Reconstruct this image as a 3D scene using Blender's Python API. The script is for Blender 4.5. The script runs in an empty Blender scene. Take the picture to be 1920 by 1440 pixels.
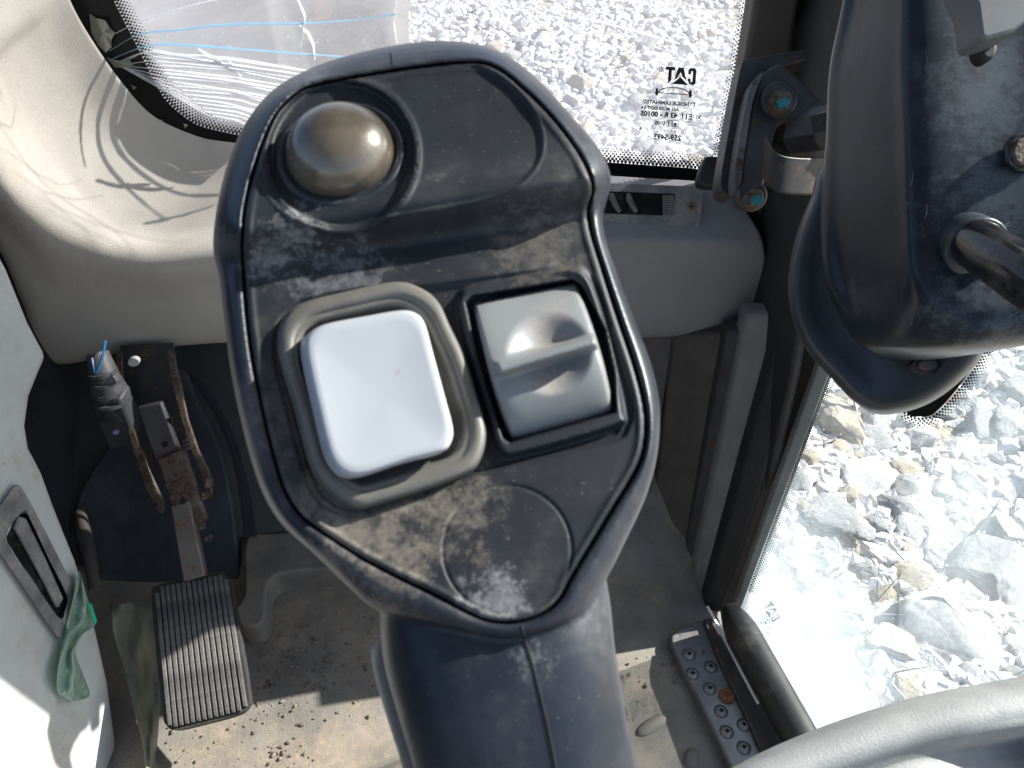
import bpy, bmesh, math, random
import numpy as np
from mathutils import Vector, Matrix
from mathutils.bvhtree import BVHTree
import mathutils.noise as mnoise
random.seed(7); np.random.seed(7)
scene = bpy.context.scene
COL = scene.collection
R_ = math.radians

# ---------------------------------------------------------------- camera
F_PX = 1440.0
PITCH = R_(40)
CAM = Vector((0, 0, 0.90))
cam_d = bpy.data.cameras.new('camera'); cam = bpy.data.objects.new('camera', cam_d); COL.objects.link(cam)
cam.location = CAM; cam.rotation_euler = (R_(90) - PITCH, 0, 0)
cam_d.sensor_width = 36; cam_d.lens = 36 * F_PX / 1920
cam_d.clip_start = 0.01; cam_d.clip_end = 500
cam_d.dof.use_dof = True; cam_d.dof.focus_distance = 0.75; cam_d.dof.aperture_fstop = 40
scene.camera = cam
# ---------------------------------------------------------------- light
SUN_AZ, SUN_EL = 20, 34       # azimuth measured forward of the +X axis
sx = math.cos(R_(SUN_EL)) * math.cos(R_(SUN_AZ)); sy = math.cos(R_(SUN_EL)) * math.sin(R_(SUN_AZ)); sz = math.sin(R_(SUN_EL))
SUN = Vector((sx, sy, sz))
ld = bpy.data.lights.new('sun', 'SUN'); ld.energy = 5.0; ld.angle = R_(0.5); ld.color = (1.0, 0.95, 0.87)
lo = bpy.data.objects.new('sun', ld); COL.objects.link(lo)
lo.rotation_euler = SUN.to_track_quat('Z', 'Y').to_euler(); lo.location = SUN * 5
w = bpy.data.worlds.new('World'); scene.world = w; w.use_nodes = True
nt = w.node_tree; nt.nodes.clear()
sky = nt.nodes.new('ShaderNodeTexSky'); sky.sky_type = 'NISHITA'; sky.sun_disc = False
sky.sun_elevation = R_(SUN_EL); sky.sun_rotation = math.atan2(sx, sy)
bg = nt.nodes.new('ShaderNodeBackground'); bg.inputs[1].default_value = 0.085
wo = nt.nodes.new('ShaderNodeOutputWorld')
nt.links.new(sky.outputs[0], bg.inputs[0]); nt.links.new(bg.outputs[0], wo.inputs[0])
scene.view_settings.view_transform = 'Standard'; scene.view_settings.look = 'None'
scene.view_settings.exposure = 1.6; scene.view_settings.gamma = 1
scene.render.engine = 'CYCLES'
scene.cycles.max_bounces = 8; scene.cycles.transparent_max_bounces = 12
scene.cycles.use_denoising = True

# ---------------------------------------------------------------- places from picture directions
cp, sp = math.cos(PITCH), math.sin(PITCH)
def ray(px, py):
    a = (px - 960) / F_PX; v = (720 - py) / F_PX
    return Vector((a, cp + v * sp, -sp + v * cp))
def PD(px, py, d): return CAM + ray(px, py) * d
def PY(px, py, Y): r = ray(px, py); return CAM + r * (Y / r.y)
def PZ(px, py, z): r = ray(px, py); return CAM + r * ((z - CAM.z) / r.z)
def PX(px, py, X): r = ray(px, py); return CAM + r * (X / r.x)
def PPL(px, py, p0, n):
    r = ray(px, py); return CAM + r * ((p0 - CAM).dot(n) / r.dot(n))

def catmull(pts, n, closed=False):
    pts = [np.array(p, float) for p in pts]; m = len(pts)
    segs = m if closed else m - 1
    out = []
    for i in range(segs):
        if closed: p0, p1, p2, p3 = pts[i - 1], pts[i], pts[(i + 1) % m], pts[(i + 2) % m]
        else:
            p1, p2 = pts[i], pts[i + 1]
            p0 = pts[i - 1] if i > 0 else 2 * p1 - p2
            p3 = pts[i + 2] if i + 2 < m else 2 * p2 - p1
        for k in range(n):
            t = k / n
            out.append(0.5 * ((2 * p1) + (-p0 + p2) * t + (2 * p0 - 5 * p1 + 4 * p2 - p3) * t * t + (-p0 + 3 * p1 - 3 * p2 + p3) * t ** 3))
    if not closed: out.append(pts[-1])
    return out
def resample(poly, n, closed=True):
    P = np.array(poly, float)
    if closed: P = np.vstack([P, P[:1]])
    L = np.r_[0, np.cumsum(np.linalg.norm(np.diff(P, axis=0), axis=1))]
    t = np.linspace(0, L[-1], n + 1)[:-1] if closed else np.linspace(0, L[-1], n)
    return np.stack([np.interp(t, L, P[:, k]) for k in range(P.shape[1])], 1)
def sdpoly(X, Y, poly):
    P = np.array(poly, float); Q = np.roll(P, -1, axis=0)
    d2 = np.full(X.shape, 1e18); inside = np.zeros(X.shape, bool)
    for (ax, ay), (bx, by) in zip(P, Q):
        ex, ey = bx - ax, by - ay; L = ex * ex + ey * ey
        if L < 1e-12: continue
        t = np.clip(((X - ax) * ex + (Y - ay) * ey) / L, 0, 1)
        d2 = np.minimum(d2, (X - ax - t * ex) ** 2 + (Y - ay - t * ey) ** 2)
        c = (ay > Y) != (by > Y)
        if ey != 0: inside ^= c & (X < (Y - ay) / ey * ex + ax)
    d = np.sqrt(d2); return np.where(inside, -d, d)
def sstep(a, b, x):
    t = np.clip((x - a) / (b - a), 0, 1); return t * t * (3 - 2 * t)

# ---------------------------------------------------------------- objects
def thing(name, label, cat, loc, group=None):
    o = bpy.data.objects.new(name, None); COL.objects.link(o); o.location = loc; o.empty_display_size = 0.02
    o['label'] = label; o['category'] = cat
    if group: o['group'] = group
    return o
def tag(o, label, cat, group=None):
    o['label'] = label; o['category'] = cat
    if group: o['group'] = group
    return o
def wloc(o):
    l = Vector((0, 0, 0))
    while o is not None: l = l + o.location; o = o.parent
    return l
def obj(name, verts, faces, mt, parent=None, smooth=True, sharp=40, bevel=0, seg=2, origin=None, label=None, solid=0, sub=0):
    me = bpy.data.meshes.new(name)
    V = np.array([tuple(v) for v in verts], float)
    base = np.array(wloc(parent)) if parent is not None else np.zeros(3)
    ori = np.array(origin) if origin is not None else (V.mean(0))
    me.from_pydata([tuple(v) for v in (V - ori)], [], [tuple(int(i) for i in f) for f in faces])
    me.update()
    bm = bmesh.new(); bm.from_mesh(me); bmesh.ops.recalc_face_normals(bm, faces=bm.faces); bm.to_mesh(me); bm.free()
    if smooth:
        me.polygons.foreach_set('use_smooth', [True] * len(me.polygons))
        if sharp: me.set_sharp_from_angle(angle=R_(sharp))
    o = bpy.data.objects.new(name, me); COL.objects.link(o)
    o.location = Vector(ori - base)
    if parent is not None: o.parent = parent
    if mt: me.materials.append(mt)
    if solid:
        m = o.modifiers.new('solid', 'SOLIDIFY'); m.thickness = solid; m.offset = 0
    if sub:
        m = o.modifiers.new('sub', 'SUBSURF'); m.levels = sub; m.render_levels = sub
    if bevel:
        m = o.modifiers.new('bevel', 'BEVEL'); m.width = bevel; m.segments = seg; m.limit_method = 'ANGLE'; m.angle_limit = R_(35)
        m.harden_normals = False
    if label: o['label'] = label
    return o
def setting(o): o['kind'] = 'structure'; return o
def prism(outline, off):
    n = len(outline); V = [Vector(p) for p in outline] + [Vector(p) + Vector(off) for p in outline]
    Fc = [tuple(range(n)), tuple(range(2 * n - 1, n - 1, -1))] + [(i, (i + 1) % n, n + (i + 1) % n, n + i) for i in range(n)]
    return V, Fc
def box8(c, hx, hy, hz, X=Vector((1, 0, 0)), Y=Vector((0, 1, 0)), Z=Vector((0, 0, 1))):
    c = Vector(c); V = [c + X * hx * a + Y * hy * b + Z * hz * d for a in (-1, 1) for b in (-1, 1) for d in (-1, 1)]
    return V, [(0, 1, 3, 2), (4, 6, 7, 5), (0, 4, 5, 1), (2, 3, 7, 6), (0, 2, 6, 4), (1, 5, 7, 3)]
def join(parts):
    V, Fc = [], []
    for v, f in parts:
        b = len(V); V += [Vector(p) for p in v]; Fc += [tuple(i + b for i in q) for q in f]
    return V, Fc
def loft(rings, cap=True, closed=True):
    n = len(rings[0]); V = [Vector(p) for r in rings for p in r]; Fc = []
    for i in range(len(rings) - 1):
        for j in range(n if closed else n - 1):
            k = (j + 1) % n
            Fc.append((i * n + j, i * n + k, (i + 1) * n + k, (i + 1) * n + j))
    if cap:
        for base in (0, (len(rings) - 1) * n):
            c = sum((V[base + j] for j in range(n)), Vector((0, 0, 0))) / n
            V.append(c); ci = len(V) - 1
            for j in range(n): Fc.append((base + j, base + (j + 1) % n, ci))
    return V, Fc
def tube(path, r, n=12, taper=None):
    path = [Vector(p) for p in path]; rings = []
    up = Vector((0.13, 0.21, 0.97)).normalized()
    for i, p in enumerate(path):
        t = (path[min(i + 1, len(path) - 1)] - path[max(i - 1, 0)]).normalized()
        s = t.cross(up)
        if s.length < 1e-4: s = t.cross(Vector((1, 0, 0)))
        s.normalize(); u = s.cross(t)
        rr = r if not taper else taper[i]
        rings.append([p + (s * math.cos(a) + u * math.sin(a)) * rr for a in [2 * math.pi * k / n for k in range(n)]])
    return loft(rings)
def ctrl_grid(rows, nu, nv):
    """rows of control points (3-D) -> smooth dense grid"""
    A = [catmull(r, nu) for r in rows]
    cols = [catmull([A[i][j] for i in range(len(A))], nv) for j in range(len(A[0]))]
    nr, nc = len(cols[0]), len(cols)
    V = [cols[j][i] for i in range(nr) for j in range(nc)]
    Fc = [(i * nc + j, i * nc + j + 1, (i + 1) * nc + j + 1, (i + 1) * nc + j) for i in range(nr - 1) for j in range(nc - 1)]
    return V, Fc

# ---------------------------------------------------------------- materials
def mat(name, base, rough=0.5, metal=0, dust=None, damt=0.0, dscale=40, dsharp=(0.45, 0.7), bump=0.0, bscale=600, var=0.15, vscale=25,
        spec=0.5, coat=0, spots=None, scratch=0, rust=None, ramt=0, rscale=90, wear_up=None, bdist=0.0004):
    m = bpy.data.materials.new(name); m.use_nodes = True
    t = m.node_tree; N = t.nodes; L = t.links; N.clear()
    out = N.new('ShaderNodeOutputMaterial'); b = N.new('ShaderNodeBsdfPrincipled'); L.new(b.outputs[0], out.inputs[0])
    b.inputs['Metallic'].default_value = metal
    b.inputs['Specular IOR Level'].default_value = spec
    if coat: b.inputs['Coat Weight'].default_value = coat; b.inputs['Coat Roughness'].default_value = 0.15
    tc = N.new('ShaderNodeTexCoord')
    def noise(s, det=6, ro=0.6, off=0.0, sc=None):
        n = N.new('ShaderNodeTexNoise'); n.inputs['Scale'].default_value = s; n.inputs['Detail'].default_value = det; n.inputs['Roughness'].default_value = ro
        mp = N.new('ShaderNodeMapping'); mp.inputs['Location'].default_value = (off, off * .7, off * 1.3)
        if sc: mp.inputs['Scale'].default_value = sc
        L.new(tc.outputs['Object'], mp.inputs[0]); L.new(mp.outputs[0], n.inputs['Vector']); return n.outputs['Fac']
    def ramp(x, a, c, lo=0.0, hi=1.0):
        r = N.new('ShaderNodeMapRange'); r.inputs[1].default_value = a; r.inputs[2].default_value = c; r.inputs[3].default_value = lo; r.inputs[4].default_value = hi
        r.interpolation_type = 'SMOOTHSTEP'
        L.new(x, r.inputs[0]); return r.outputs[0]
    def mix(f, a, c):
        x = N.new('ShaderNodeMix'); x.data_type = 'RGBA'
        if isinstance(f, float): x.inputs[0].default_value = f
        else: L.new(f, x.inputs[0])
        for s, v in ((x.inputs[6], a), (x.inputs[7], c)):
            if isinstance(v, tuple): s.default_value = (*v, 1)
            else: L.new(v, s)
        return x.outputs[2]
    dark = tuple(c * (1 - var) for c in base); lite = tuple(min(1, c * (1 + var)) for c in base)
    col = mix(ramp(noise(vscale), .35, .65), dark, lite)
    rg = None
    if rust:
        f = ramp(noise(rscale, 8, .65, 3.1), 0.62 - ramt * .35, 0.70 - ramt * .3)
        rc = mix(ramp(noise(rscale * 4, 4, .6, 9), .4, .6), rust, tuple(c * .45 for c in rust))
        col = mix(f, col, rc); rg = f
    if dust:
        f1 = ramp(noise(dscale, 8, .68, 1.7), dsharp[0], dsharp[1], 0, damt)
        f2 = ramp(noise(dscale * 12, 5, .7, 5.3), .40, .75, 0.35, 1.0)
        mu = N.new('ShaderNodeMath'); mu.operation = 'MULTIPLY'; L.new(f1, mu.inputs[0]); L.new(f2, mu.inputs[1])
        sp_ = ramp(noise(dscale * 45, 2, .5, 8.8), .70, .74, 0, min(1, damt * 1.1))
        mx = N.new('ShaderNodeMath'); mx.operation = 'MAXIMUM'; L.new(mu.outputs[0], mx.inputs[0]); L.new(sp_, mx.inputs[1])
        col = mix(mx.outputs[0], col, dust)
        r = N.new('ShaderNodeMapRange'); r.inputs[3].default_value = rough; r.inputs[4].default_value = 0.95
        L.new(mx.outputs[0], r.inputs[0]); L.new(r.outputs[0], b.inputs['Roughness'])
    else:
        L.new(ramp(noise(vscale * 6), .3, .7, max(0.03, rough - .07), min(1, rough + .07)), b.inputs['Roughness'])
    if scratch:
        s = ramp(noise(60, 3, .5, 2, (1, 14, 14)), .69, .72, 0, scratch)
        s2 = ramp(noise(60, 3, .5, 6, (12, 1, 10)), .70, .73, 0, scratch)
        mx2 = N.new('ShaderNodeMath'); mx2.operation = 'MAXIMUM'; L.new(s, mx2.inputs[0]); L.new(s2, mx2.inputs[1])
        col = mix(mx2.outputs[0], col, tuple(min(1, c * 3 + .08) for c in base))
    if spots:
        acc = None
        for (sp0, rad, amt, scol) in spots:
            vm = N.new('ShaderNodeVectorMath'); vm.operation = 'DISTANCE'; L.new(tc.outputs['Object'], vm.inputs[0]); vm.inputs[1].default_value = sp0
            fall = ramp(vm.outputs['Value'], 0, rad * 1.35, .62, 0.0)
            nz = noise(4.2 / rad, 10, .78, sp0[0] * 90)
            sm = N.new('ShaderNodeMath'); sm.operation = 'ADD'; L.new(fall, sm.inputs[0]); L.new(ramp(nz, .36, .66, 0, .48), sm.inputs[1])
            mk = ramp(sm.outputs[0], .50, .92, 0, amt)
            gr = ramp(noise(900, 3, .6, 2.2), .3, .7, .55, 1.0)
            m2_ = N.new('ShaderNodeMath'); m2_.operation = 'MULTIPLY'; L.new(mk, m2_.inputs[0]); L.new(gr, m2_.inputs[1])
            col = mix(m2_.outputs[0], col, scol)
    L.new(col, b.inputs['Base Color'])
    if bump:
        bp = N.new('ShaderNodeBump'); bp.inputs['Strength'].default_value = bump; bp.inputs['Distance'].default_value = bdist
        L.new(noise(bscale, 3, .6, 4.2), bp.inputs['Height']); L.new(bp.outputs[0], b.inputs['Normal'])
    return m

M = {}
M['black'] = mat('black_plastic', (0.030, 0.034, 0.045), .42, dust=(.24, .215, .19), damt=.42, dscale=26, dsharp=(.42, .72), bump=.25, bscale=1500, bdist=.0001)
M['shell'] = mat('shell_plastic', (0.016, 0.019, 0.028), .38, spec=.3, dust=(.22, .20, .19), damt=.34, dscale=30, bump=.2, bscale=1500, bdist=.0001)
M['grip'] = mat('grip_plastic', (0.020, 0.022, 0.034), .30, dust=(.20, .18, .17), damt=.22, dscale=22, bump=.15, bscale=1200, bdist=.0001)
M['surround'] = mat('surround_rubber', (0.125, 0.116, 0.102), .5, dust=(.28, .24, .19), damt=.6, dscale=50, bump=.3, bscale=1500, bdist=.0001)
M['dome'] = mat('dome_button', (0.115, 0.094, 0.073), .22, metal=.25, var=.35, vscale=45, dust=(.33, .27, .20), damt=.35, dscale=55, coat=.3)
M['white'] = mat('white_button', (0.47, 0.48, 0.52), .34, var=.03, dust=(.45, .37, .28), damt=.10, dscale=60, dsharp=(.5, .8))
M['roller'] = mat('grey_switch', (0.25, 0.26, 0.26), .36, var=.07, dust=(.46, .36, .28), damt=.35, dscale=60, dsharp=(.5, .72))
M['seam'] = mat('seam_shadow_gap', (0.004, 0.004, 0.006), .8)
M['cream'] = mat('cream_trim', (0.455, 0.42, 0.37), .62, var=.06, vscale=8, dust=(.30, .24, .17), damt=.38, dscale=9, dsharp=(.5, .75), bump=.8, bscale=650, bdist=.0007)
M['panel_grey'] = mat('grey_trim', (0.20, 0.198, 0.205), .6, var=.06, vscale=8, dust=(.16, .13, .10), damt=.45, dscale=11, dsharp=(.52, .75), bump=.5, bscale=650, bdist=.0005)
M['wall'] = mat('side_panel', (0.46, 0.475, 0.47), .55, var=.05, vscale=10, dust=(.32, .27, .20), damt=.75, dscale=12, dsharp=(.46, .66), bump=.4, bscale=500, bdist=.0004)
M['vent'] = mat('vent_plastic', (0.12, 0.122, 0.13), .5, dust=(.36, .34, .31), damt=.8, dscale=30, dsharp=(.38, .6), bump=.3, bscale=500)
M['ventblack'] = mat('vent_black', (0.008, 0.008, 0.009), .7, spec=.1, dust=(.2, .19, .18), damt=.3, dscale=60)
M['slat'] = mat('vent_slat', (0.09, 0.09, 0.095), .45, dust=(.3, .29, .27), damt=.5, dscale=60)
M['brass'] = mat('brass_screw', (0.35, 0.26, 0.16), .35, metal=.9, dust=(.2, .15, .1), damt=.5, dscale=300)
M['dark'] = mat('footwell_mat', (0.016, 0.018, 0.022), .8, dust=(.075, .08, .085), damt=.6, dscale=10, bump=.4, bscale=300)
M['matblue'] = mat('sound_mat', (0.030, 0.036, 0.046), .75, dust=(.12, .12, .115), damt=.55, dscale=14, bump=.5, bscale=260, bdist=.001)
M['floor'] = mat('floor_mat', (0.135, 0.128, 0.115), .7, dust=(.32, .25, .17), damt=.75, dscale=9, dsharp=(.42, .66), bump=.6, bscale=420, bdist=.001)
M['dirt'] = mat('dirt_crumbs', (0.13, 0.11, 0.085), .95, var=.4, vscale=200)
M['padbase'] = mat('pedal_pad_base', (0.012, 0.012, 0.013), .8, dust=(.12, .11, .1), damt=.4)
M['rubberpad'] = mat('pedal_rubber', (0.032, 0.032, 0.035), .7, dust=(.19, .185, .175), damt=.7, dscale=28, dsharp=(.40, .62), bump=.6, bscale=700, bdist=.0008)
M['steel'] = mat('dull_steel', (0.13, 0.12, 0.115), .5, metal=.4, dust=(.30, .22, .15), damt=.5, dscale=30, rust=(.24, .10, .045), ramt=.25)
M['rusty'] = mat('rusty_steel', (0.12, 0.095, 0.075), .75, metal=.3, rust=(.10, .062, .042), ramt=.5, rscale=70, dust=(.25, .2, .15), damt=.5, bump=.8, bscale=500, bdist=.001)
M['darksteel'] = mat('painted_dark_steel', (0.035, 0.037, 0.043), .5, metal=.2, rust=(.11, .06, .035), ramt=.25, rscale=60, dust=(.12, .11, .10), damt=.5, dscale=30)
M['rustbolt'] = mat('rust_bolt', (0.17, 0.075, 0.04), .8, var=.4, vscale=300, bump=1, bscale=700, bdist=.001)
M['teal'] = mat('teal_paint_mark', (0.01, 0.16, 0.19), .6, var=.3, vscale=300)
M['pillar'] = mat('pillar_paint', (0.15, 0.155, 0.15), .5, dust=(.05, .045, .04), damt=.55, dscale=16, var=.12)
M['browngrey'] = mat('brown_grey_trim', (0.060, 0.052, 0.046), .6, dust=(.2, .18, .15), damt=.4, dscale=14, dsharp=(.55, .7))
M['rubber'] = mat('black_rubber_seal', (0.012, 0.012, 0.013), .6, dust=(.09, .085, .08), damt=.4, dscale=40)
M['sillbar'] = mat('dusty_sill_rubber', (0.015, 0.015, 0.016), .45, dust=(.26, .22, .17), damt=.4, dscale=18, dsharp=(.5, .66))
M['sillplate'] = mat('sill_tread_plate', (0.17, 0.172, 0.185), .3, metal=.35, dust=(.2, .19, .17), damt=.45, dscale=30, rust=(.15, .08, .05), ramt=.05)
M['monitor'] = mat('monitor_plastic', (0.034, 0.040, 0.050), .36, dust=(.18, .19, .20), damt=.22, dscale=12, scratch=.22, bump=.2, bscale=900, bdist=.0001)
M['bar'] = mat('gloss_black_tube', (0.010, 0.010, 0.012), .12, dust=(.2, .19, .18), damt=.3, dscale=30, dsharp=(.5, .7))
M['console'] = mat('grey_console', (0.25, 0.25, 0.25), .6, dust=(.33, .31, .27), damt=.4, dscale=20, bump=.6, bscale=1100, bdist=.0004)
M['greyknob'] = mat('grey_lever', (0.11, 0.11, 0.115), .5, dust=(.22, .21, .2), damt=.4)
M['frit'] = mat('black_frit', (0.006, 0.006, 0.007), .35, dust=(.1, .1, .1), damt=.12, dscale=60)
M['ink'] = mat('print_ink', (0.01, 0.01, 0.011), .5)
M['fadedink'] = None
M['wireblue'] = mat('blue_wire', (.012, .09, .22), .4)
M['connector'] = mat('grey_connector', (0.05, 0.05, 0.055), .55, dust=(.12, .11, .1), damt=.4)
M['whitecap'] = mat('pale_cap', (0.42, 0.42, 0.40), .5)
M['ground'] = mat('rubble_ground', (0.31, 0.265, 0.20), .9, var=.35, vscale=6, dust=(.25, .21, .16), damt=.8, dscale=3, dsharp=(.4, .6), bump=1, bscale=30, bdist=.03)
M['rock'] = mat('limestone', (0.62, 0.605, 0.59), .85, var=.16, vscale=9, dust=(.36, .30, .22), damt=.55, dscale=6, bump=.8, bscale=60, bdist=.012)
M['rockgrey'] = mat('grey_limestone', (0.34, 0.34, 0.345), .85, var=.18, vscale=9, dust=(.30, .25, .19), damt=.5, dscale=6, bump=.8, bscale=60, bdist=.012)
M['rockbuff'] = mat('buff_limestone', (0.47, 0.40, 0.31), .85, var=.2, vscale=9, dust=(.55, .52, .47), damt=.5, dscale=7, bump=.8, bscale=60, bdist=.012)
M['machine'] = mat('machine_steel', (0.06, 0.05, 0.048), .6, dust=(.25, .2, .17), damt=.6, dscale=3)
M['machineorange'] = mat('machine_orange', (0.33, 0.13, 0.075), .6, dust=(.25, .2, .17), damt=.5, dscale=3)

def glass_mat(name, tint, haze, hazecol, streak=.5, scale=5, gl=.06, craze=None):
    m = bpy.data.materials.new(name); m.use_nodes = True; t = m.node_tree; N = t.nodes; L = t.links; N.clear()
    out = N.new('ShaderNodeOutputMaterial'); tr = N.new('ShaderNodeBsdfTransparent'); tr.inputs[0].default_value = (*tint, 1)
    g = N.new('ShaderNodeBsdfGlossy'); g.inputs['Roughness'].default_value = .03
    tl = N.new('ShaderNodeBsdfTranslucent'); tl.inputs[0].default_value = (*hazecol, 1)
    df = N.new('ShaderNodeBsdfDiffuse'); df.inputs[0].default_value = (*hazecol, 1)
    ad = N.new('ShaderNodeMixShader'); ad.inputs[0].default_value = .5; L.new(tl.outputs[0], ad.inputs[1]); L.new(df.outputs[0], ad.inputs[2])
    tc = N.new('ShaderNodeTexCoord')
    n1 = N.new('ShaderNodeTexNoise'); n1.inputs['Scale'].default_value = scale; n1.inputs['Detail'].default_value = 9; n1.inputs['Roughness'].default_value = .62; n1.inputs['Distortion'].default_value = .8
    n2 = N.new('ShaderNodeTexNoise'); n2.inputs['Scale'].default_value = 240; n2.inputs['Detail'].default_value = 2
    L.new(tc.outputs['Object'], n1.inputs['Vector']); L.new(tc.outputs['Object'], n2.inputs['Vector'])
    r1 = N.new('ShaderNodeMapRange'); r1.inputs[1].default_value = .38; r1.inputs[2].default_value = .7; r1.inputs[3].default_value = haze * (1 - streak); r1.inputs[4].default_value = haze * (1 + streak)
    r2 = N.new('ShaderNodeMapRange'); r2.inputs[1].default_value = .70; r2.inputs[2].default_value = .76; r2.inputs[3].default_value = 0; r2.inputs[4].default_value = .35
    L.new(n1.outputs['Fac'], r1.inputs[0]); L.new(n2.outputs['Fac'], r2.inputs[0])
    a = N.new('ShaderNodeMath'); a.operation = 'ADD'; a.use_clamp = True; L.new(r1.outputs[0], a.inputs[0]); L.new(r2.outputs[0], a.inputs[1])
    if craze:
        vm = N.new('ShaderNodeVectorMath'); vm.operation = 'DISTANCE'; L.new(tc.outputs['Object'], vm.inputs[0]); vm.inputs[1].default_value = craze[0]
        r3 = N.new('ShaderNodeMapRange'); r3.inputs[1].default_value = craze[1] * .3; r3.inputs[2].default_value = craze[1]; r3.inputs[3].default_value = craze[2]; r3.inputs[4].default_value = 0
        L.new(vm.outputs['Value'], r3.inputs[0]); a2 = N.new('ShaderNodeMath'); a2.operation = 'ADD'; a2.use_clamp = True
        L.new(a.outputs[0], a2.inputs[0]); L.new(r3.outputs[0], a2.inputs[1]); a = a2
    m1 = N.new('ShaderNodeMixShader'); L.new(a.outputs[0], m1.inputs[0]); L.new(tr.outputs[0], m1.inputs[1]); L.new(ad.outputs[0], m1.inputs[2])
    m2 = N.new('ShaderNodeMixShader'); m2.inputs[0].default_value = gl; L.new(m1.outputs[0], m2.inputs[1]); L.new(g.outputs[0], m2.inputs[2])
    L.new(m2.outputs[0], out.inputs[0]); return m
M['glass'] = glass_mat('windscreen_glass', (.93, .95, .98), .055, (.80, .84, .95))
M['sideglass'] = glass_mat('side_glass', (.95, .98, .985), .15, (.80, .90, .95), .95, 4)
M['crack'] = glass_mat('crack_glint', (.9, .95, 1), .95, (1.0, 1.0, 1.0), .05, 30)
M['crackblue'] = glass_mat('crack_blue', (.6, .85, .95), .70, (.62, .84, .97), .1, 30)
M['fadedink'] = glass_mat('faded_print_ink', (.45, .48, .5), .25, (.1, .11, .12), .1, 30)
M['tape'] = glass_mat('green_tape', (.55, .75, .62), .75, (.48, .62, .53), .25, 30, .10)
M['shard'] = glass_mat('shattered_glass', (.75, .78, .65), .85, (.55, .54, .42), .1, 60, .12)

# ---------------------------------------------------------------- cab shell (setting)
GY = 0.95                     # windscreen plane
WALLX = -0.46
# floor
V, Fc = [], []
nx, ny = 60, 60
def floor_z(x, y):
    z = 0.0
    z += 0.0015 * math.sin(x * 31 + y * 12) * math.sin(y * 23)
    if y > .64:
        z += .9 * (y - .64) ** 1.2
    return z
for i in range(nx + 1):
    for j in range(ny + 1):
        y = -.3 + 1.16 * j / ny; xr_ = .290 + max(-.02, (.562 - y)) * .257 if y < .60 else .31
        x = -.62 + (xr_ + .62) * i / nx
        V.append((x, y, floor_z(x, y)))
Fc = [(i * (ny + 1) + j, (i + 1) * (ny + 1) + j, (i + 1) * (ny + 1) + j + 1, i * (ny + 1) + j + 1) for i in range(nx) for j in range(ny)]
floor = setting(obj('cab_floor', V, Fc, M['floor'], solid=.012))
# firewall below the front panel and the roof/rear of the cab
v, f = box8((-.09, .905, .20), .53, .008, .24); setting(obj('front_bulkhead', v, f, M['dark']))
v, f = box8((-.63, .2, .46), .01, .80, .50); setting(obj('cab_side_wall', v, f, M['dark']))
v, f = box8((-.05, .2, 1.62), .62, .85, .03); setting(obj('cab_roof', v, f, M['panel_grey'], bevel=.01))
v, f = box8((-.05, -.62, .38), .6, .02, .42); setting(obj('cab_rear_wall', v, f, M['panel_grey'], bevel=.01))

# sound mat on the toe board
TOE = Vector((0, .70, .05)); TN = Vector((0, -.70, .71)).normalized()
def toe(px, py, lift=0): return PPL(px, py, TOE + TN * lift, TN)
tb = [(60, 640), (1230, 640), (1200, 800), (1170, 985), (600, 985), (430, 1010), (440, 1080), (130, 1080), (100, 900)]
v, f = prism([toe(x, y, .004) for x, y in tb], -TN * .006); setting(obj('toe_board', v, f, mat('toe_board_paint', (.034, .038, .037), .7, dust=(.10, .10, .09), damt=.5, dscale=9, bump=.3, bscale=300)))
ol = catmull([(140, 950), (230, 800), (330, 690), (372, 760), (415, 850), (437, 960), (447, 1060), (440, 1110), (405, 1128), (300, 1100), (200, 1130), (165, 1090)], 6, True)
t = thing('sound_mat', 'dark blue-grey padded mat on the toe board behind the pedal', 'floor mat', toe(300, 1000))
v, f = prism([toe(x, y, .012) for x, y in ol], -TN * .03); obj('mat_pad', v, f, M['matblue'], t, bevel=.008, seg=4)
ol = catmull([(352, 700), (400, 770), (434, 850), (455, 960), (458, 1060), (452, 1100), (462, 1118), (478, 1100), (484, 1040), (470, 930), (440, 820), (390, 730)], 5, True)
v, f = prism([toe(x, y, .006) for x, y in ol], -TN * .02); obj('mat_edge', v, f, M['dark'], t, bevel=.003)
# moulded ridge of the floor covering beside it
def ridge_pts(pts, z): return [PZ(x, y, z) for x, y in pts]
t = thing('floor_ridge', 'grey moulded floor hump right of the sound mat', 'floor moulding', PZ(480, 1120, 0))
ol = catmull([(462, 1010), (520, 998), (640, 1000), (760, 1020), (760, 1060), (560, 1070), (505, 1090), (498, 1150), (482, 1172), (455, 1170), (440, 1145), (458, 1110)], 5, True)
v, f = prism([PZ(x, y, .045) for x, y in ol], (0, .0, -.06)); obj('ridge_body', v, f, M['floor'], t, bevel=.012, seg=4)

# ---------------------------------------------------------------- left wall panel
wl = [(-260, 300), (-20, 425), (20, 500), (60, 600), (96, 668), (80, 703), (63, 746), (56, 798), (62, 835), (85, 880), (108, 944), (134, 1010), (148, 1045), (167, 1110), (186, 1177), (208, 1275), (222, 1380), (232, 1500), (60, 2000), (-600, 2000), (-600, 300)]
pts = [PX(x, y, WALLX) for x, y in wl]
wall = thing('side_wall_panel', 'off-white moulded side wall panel with stains at the left', 'wall panel', PX(150, 1300, WALLX))
v, f = prism(pts, (-.05, 0, 0)); o = obj('panel_skin', v, f, M['wall'], wall, bevel=.012, seg=5)
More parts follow.
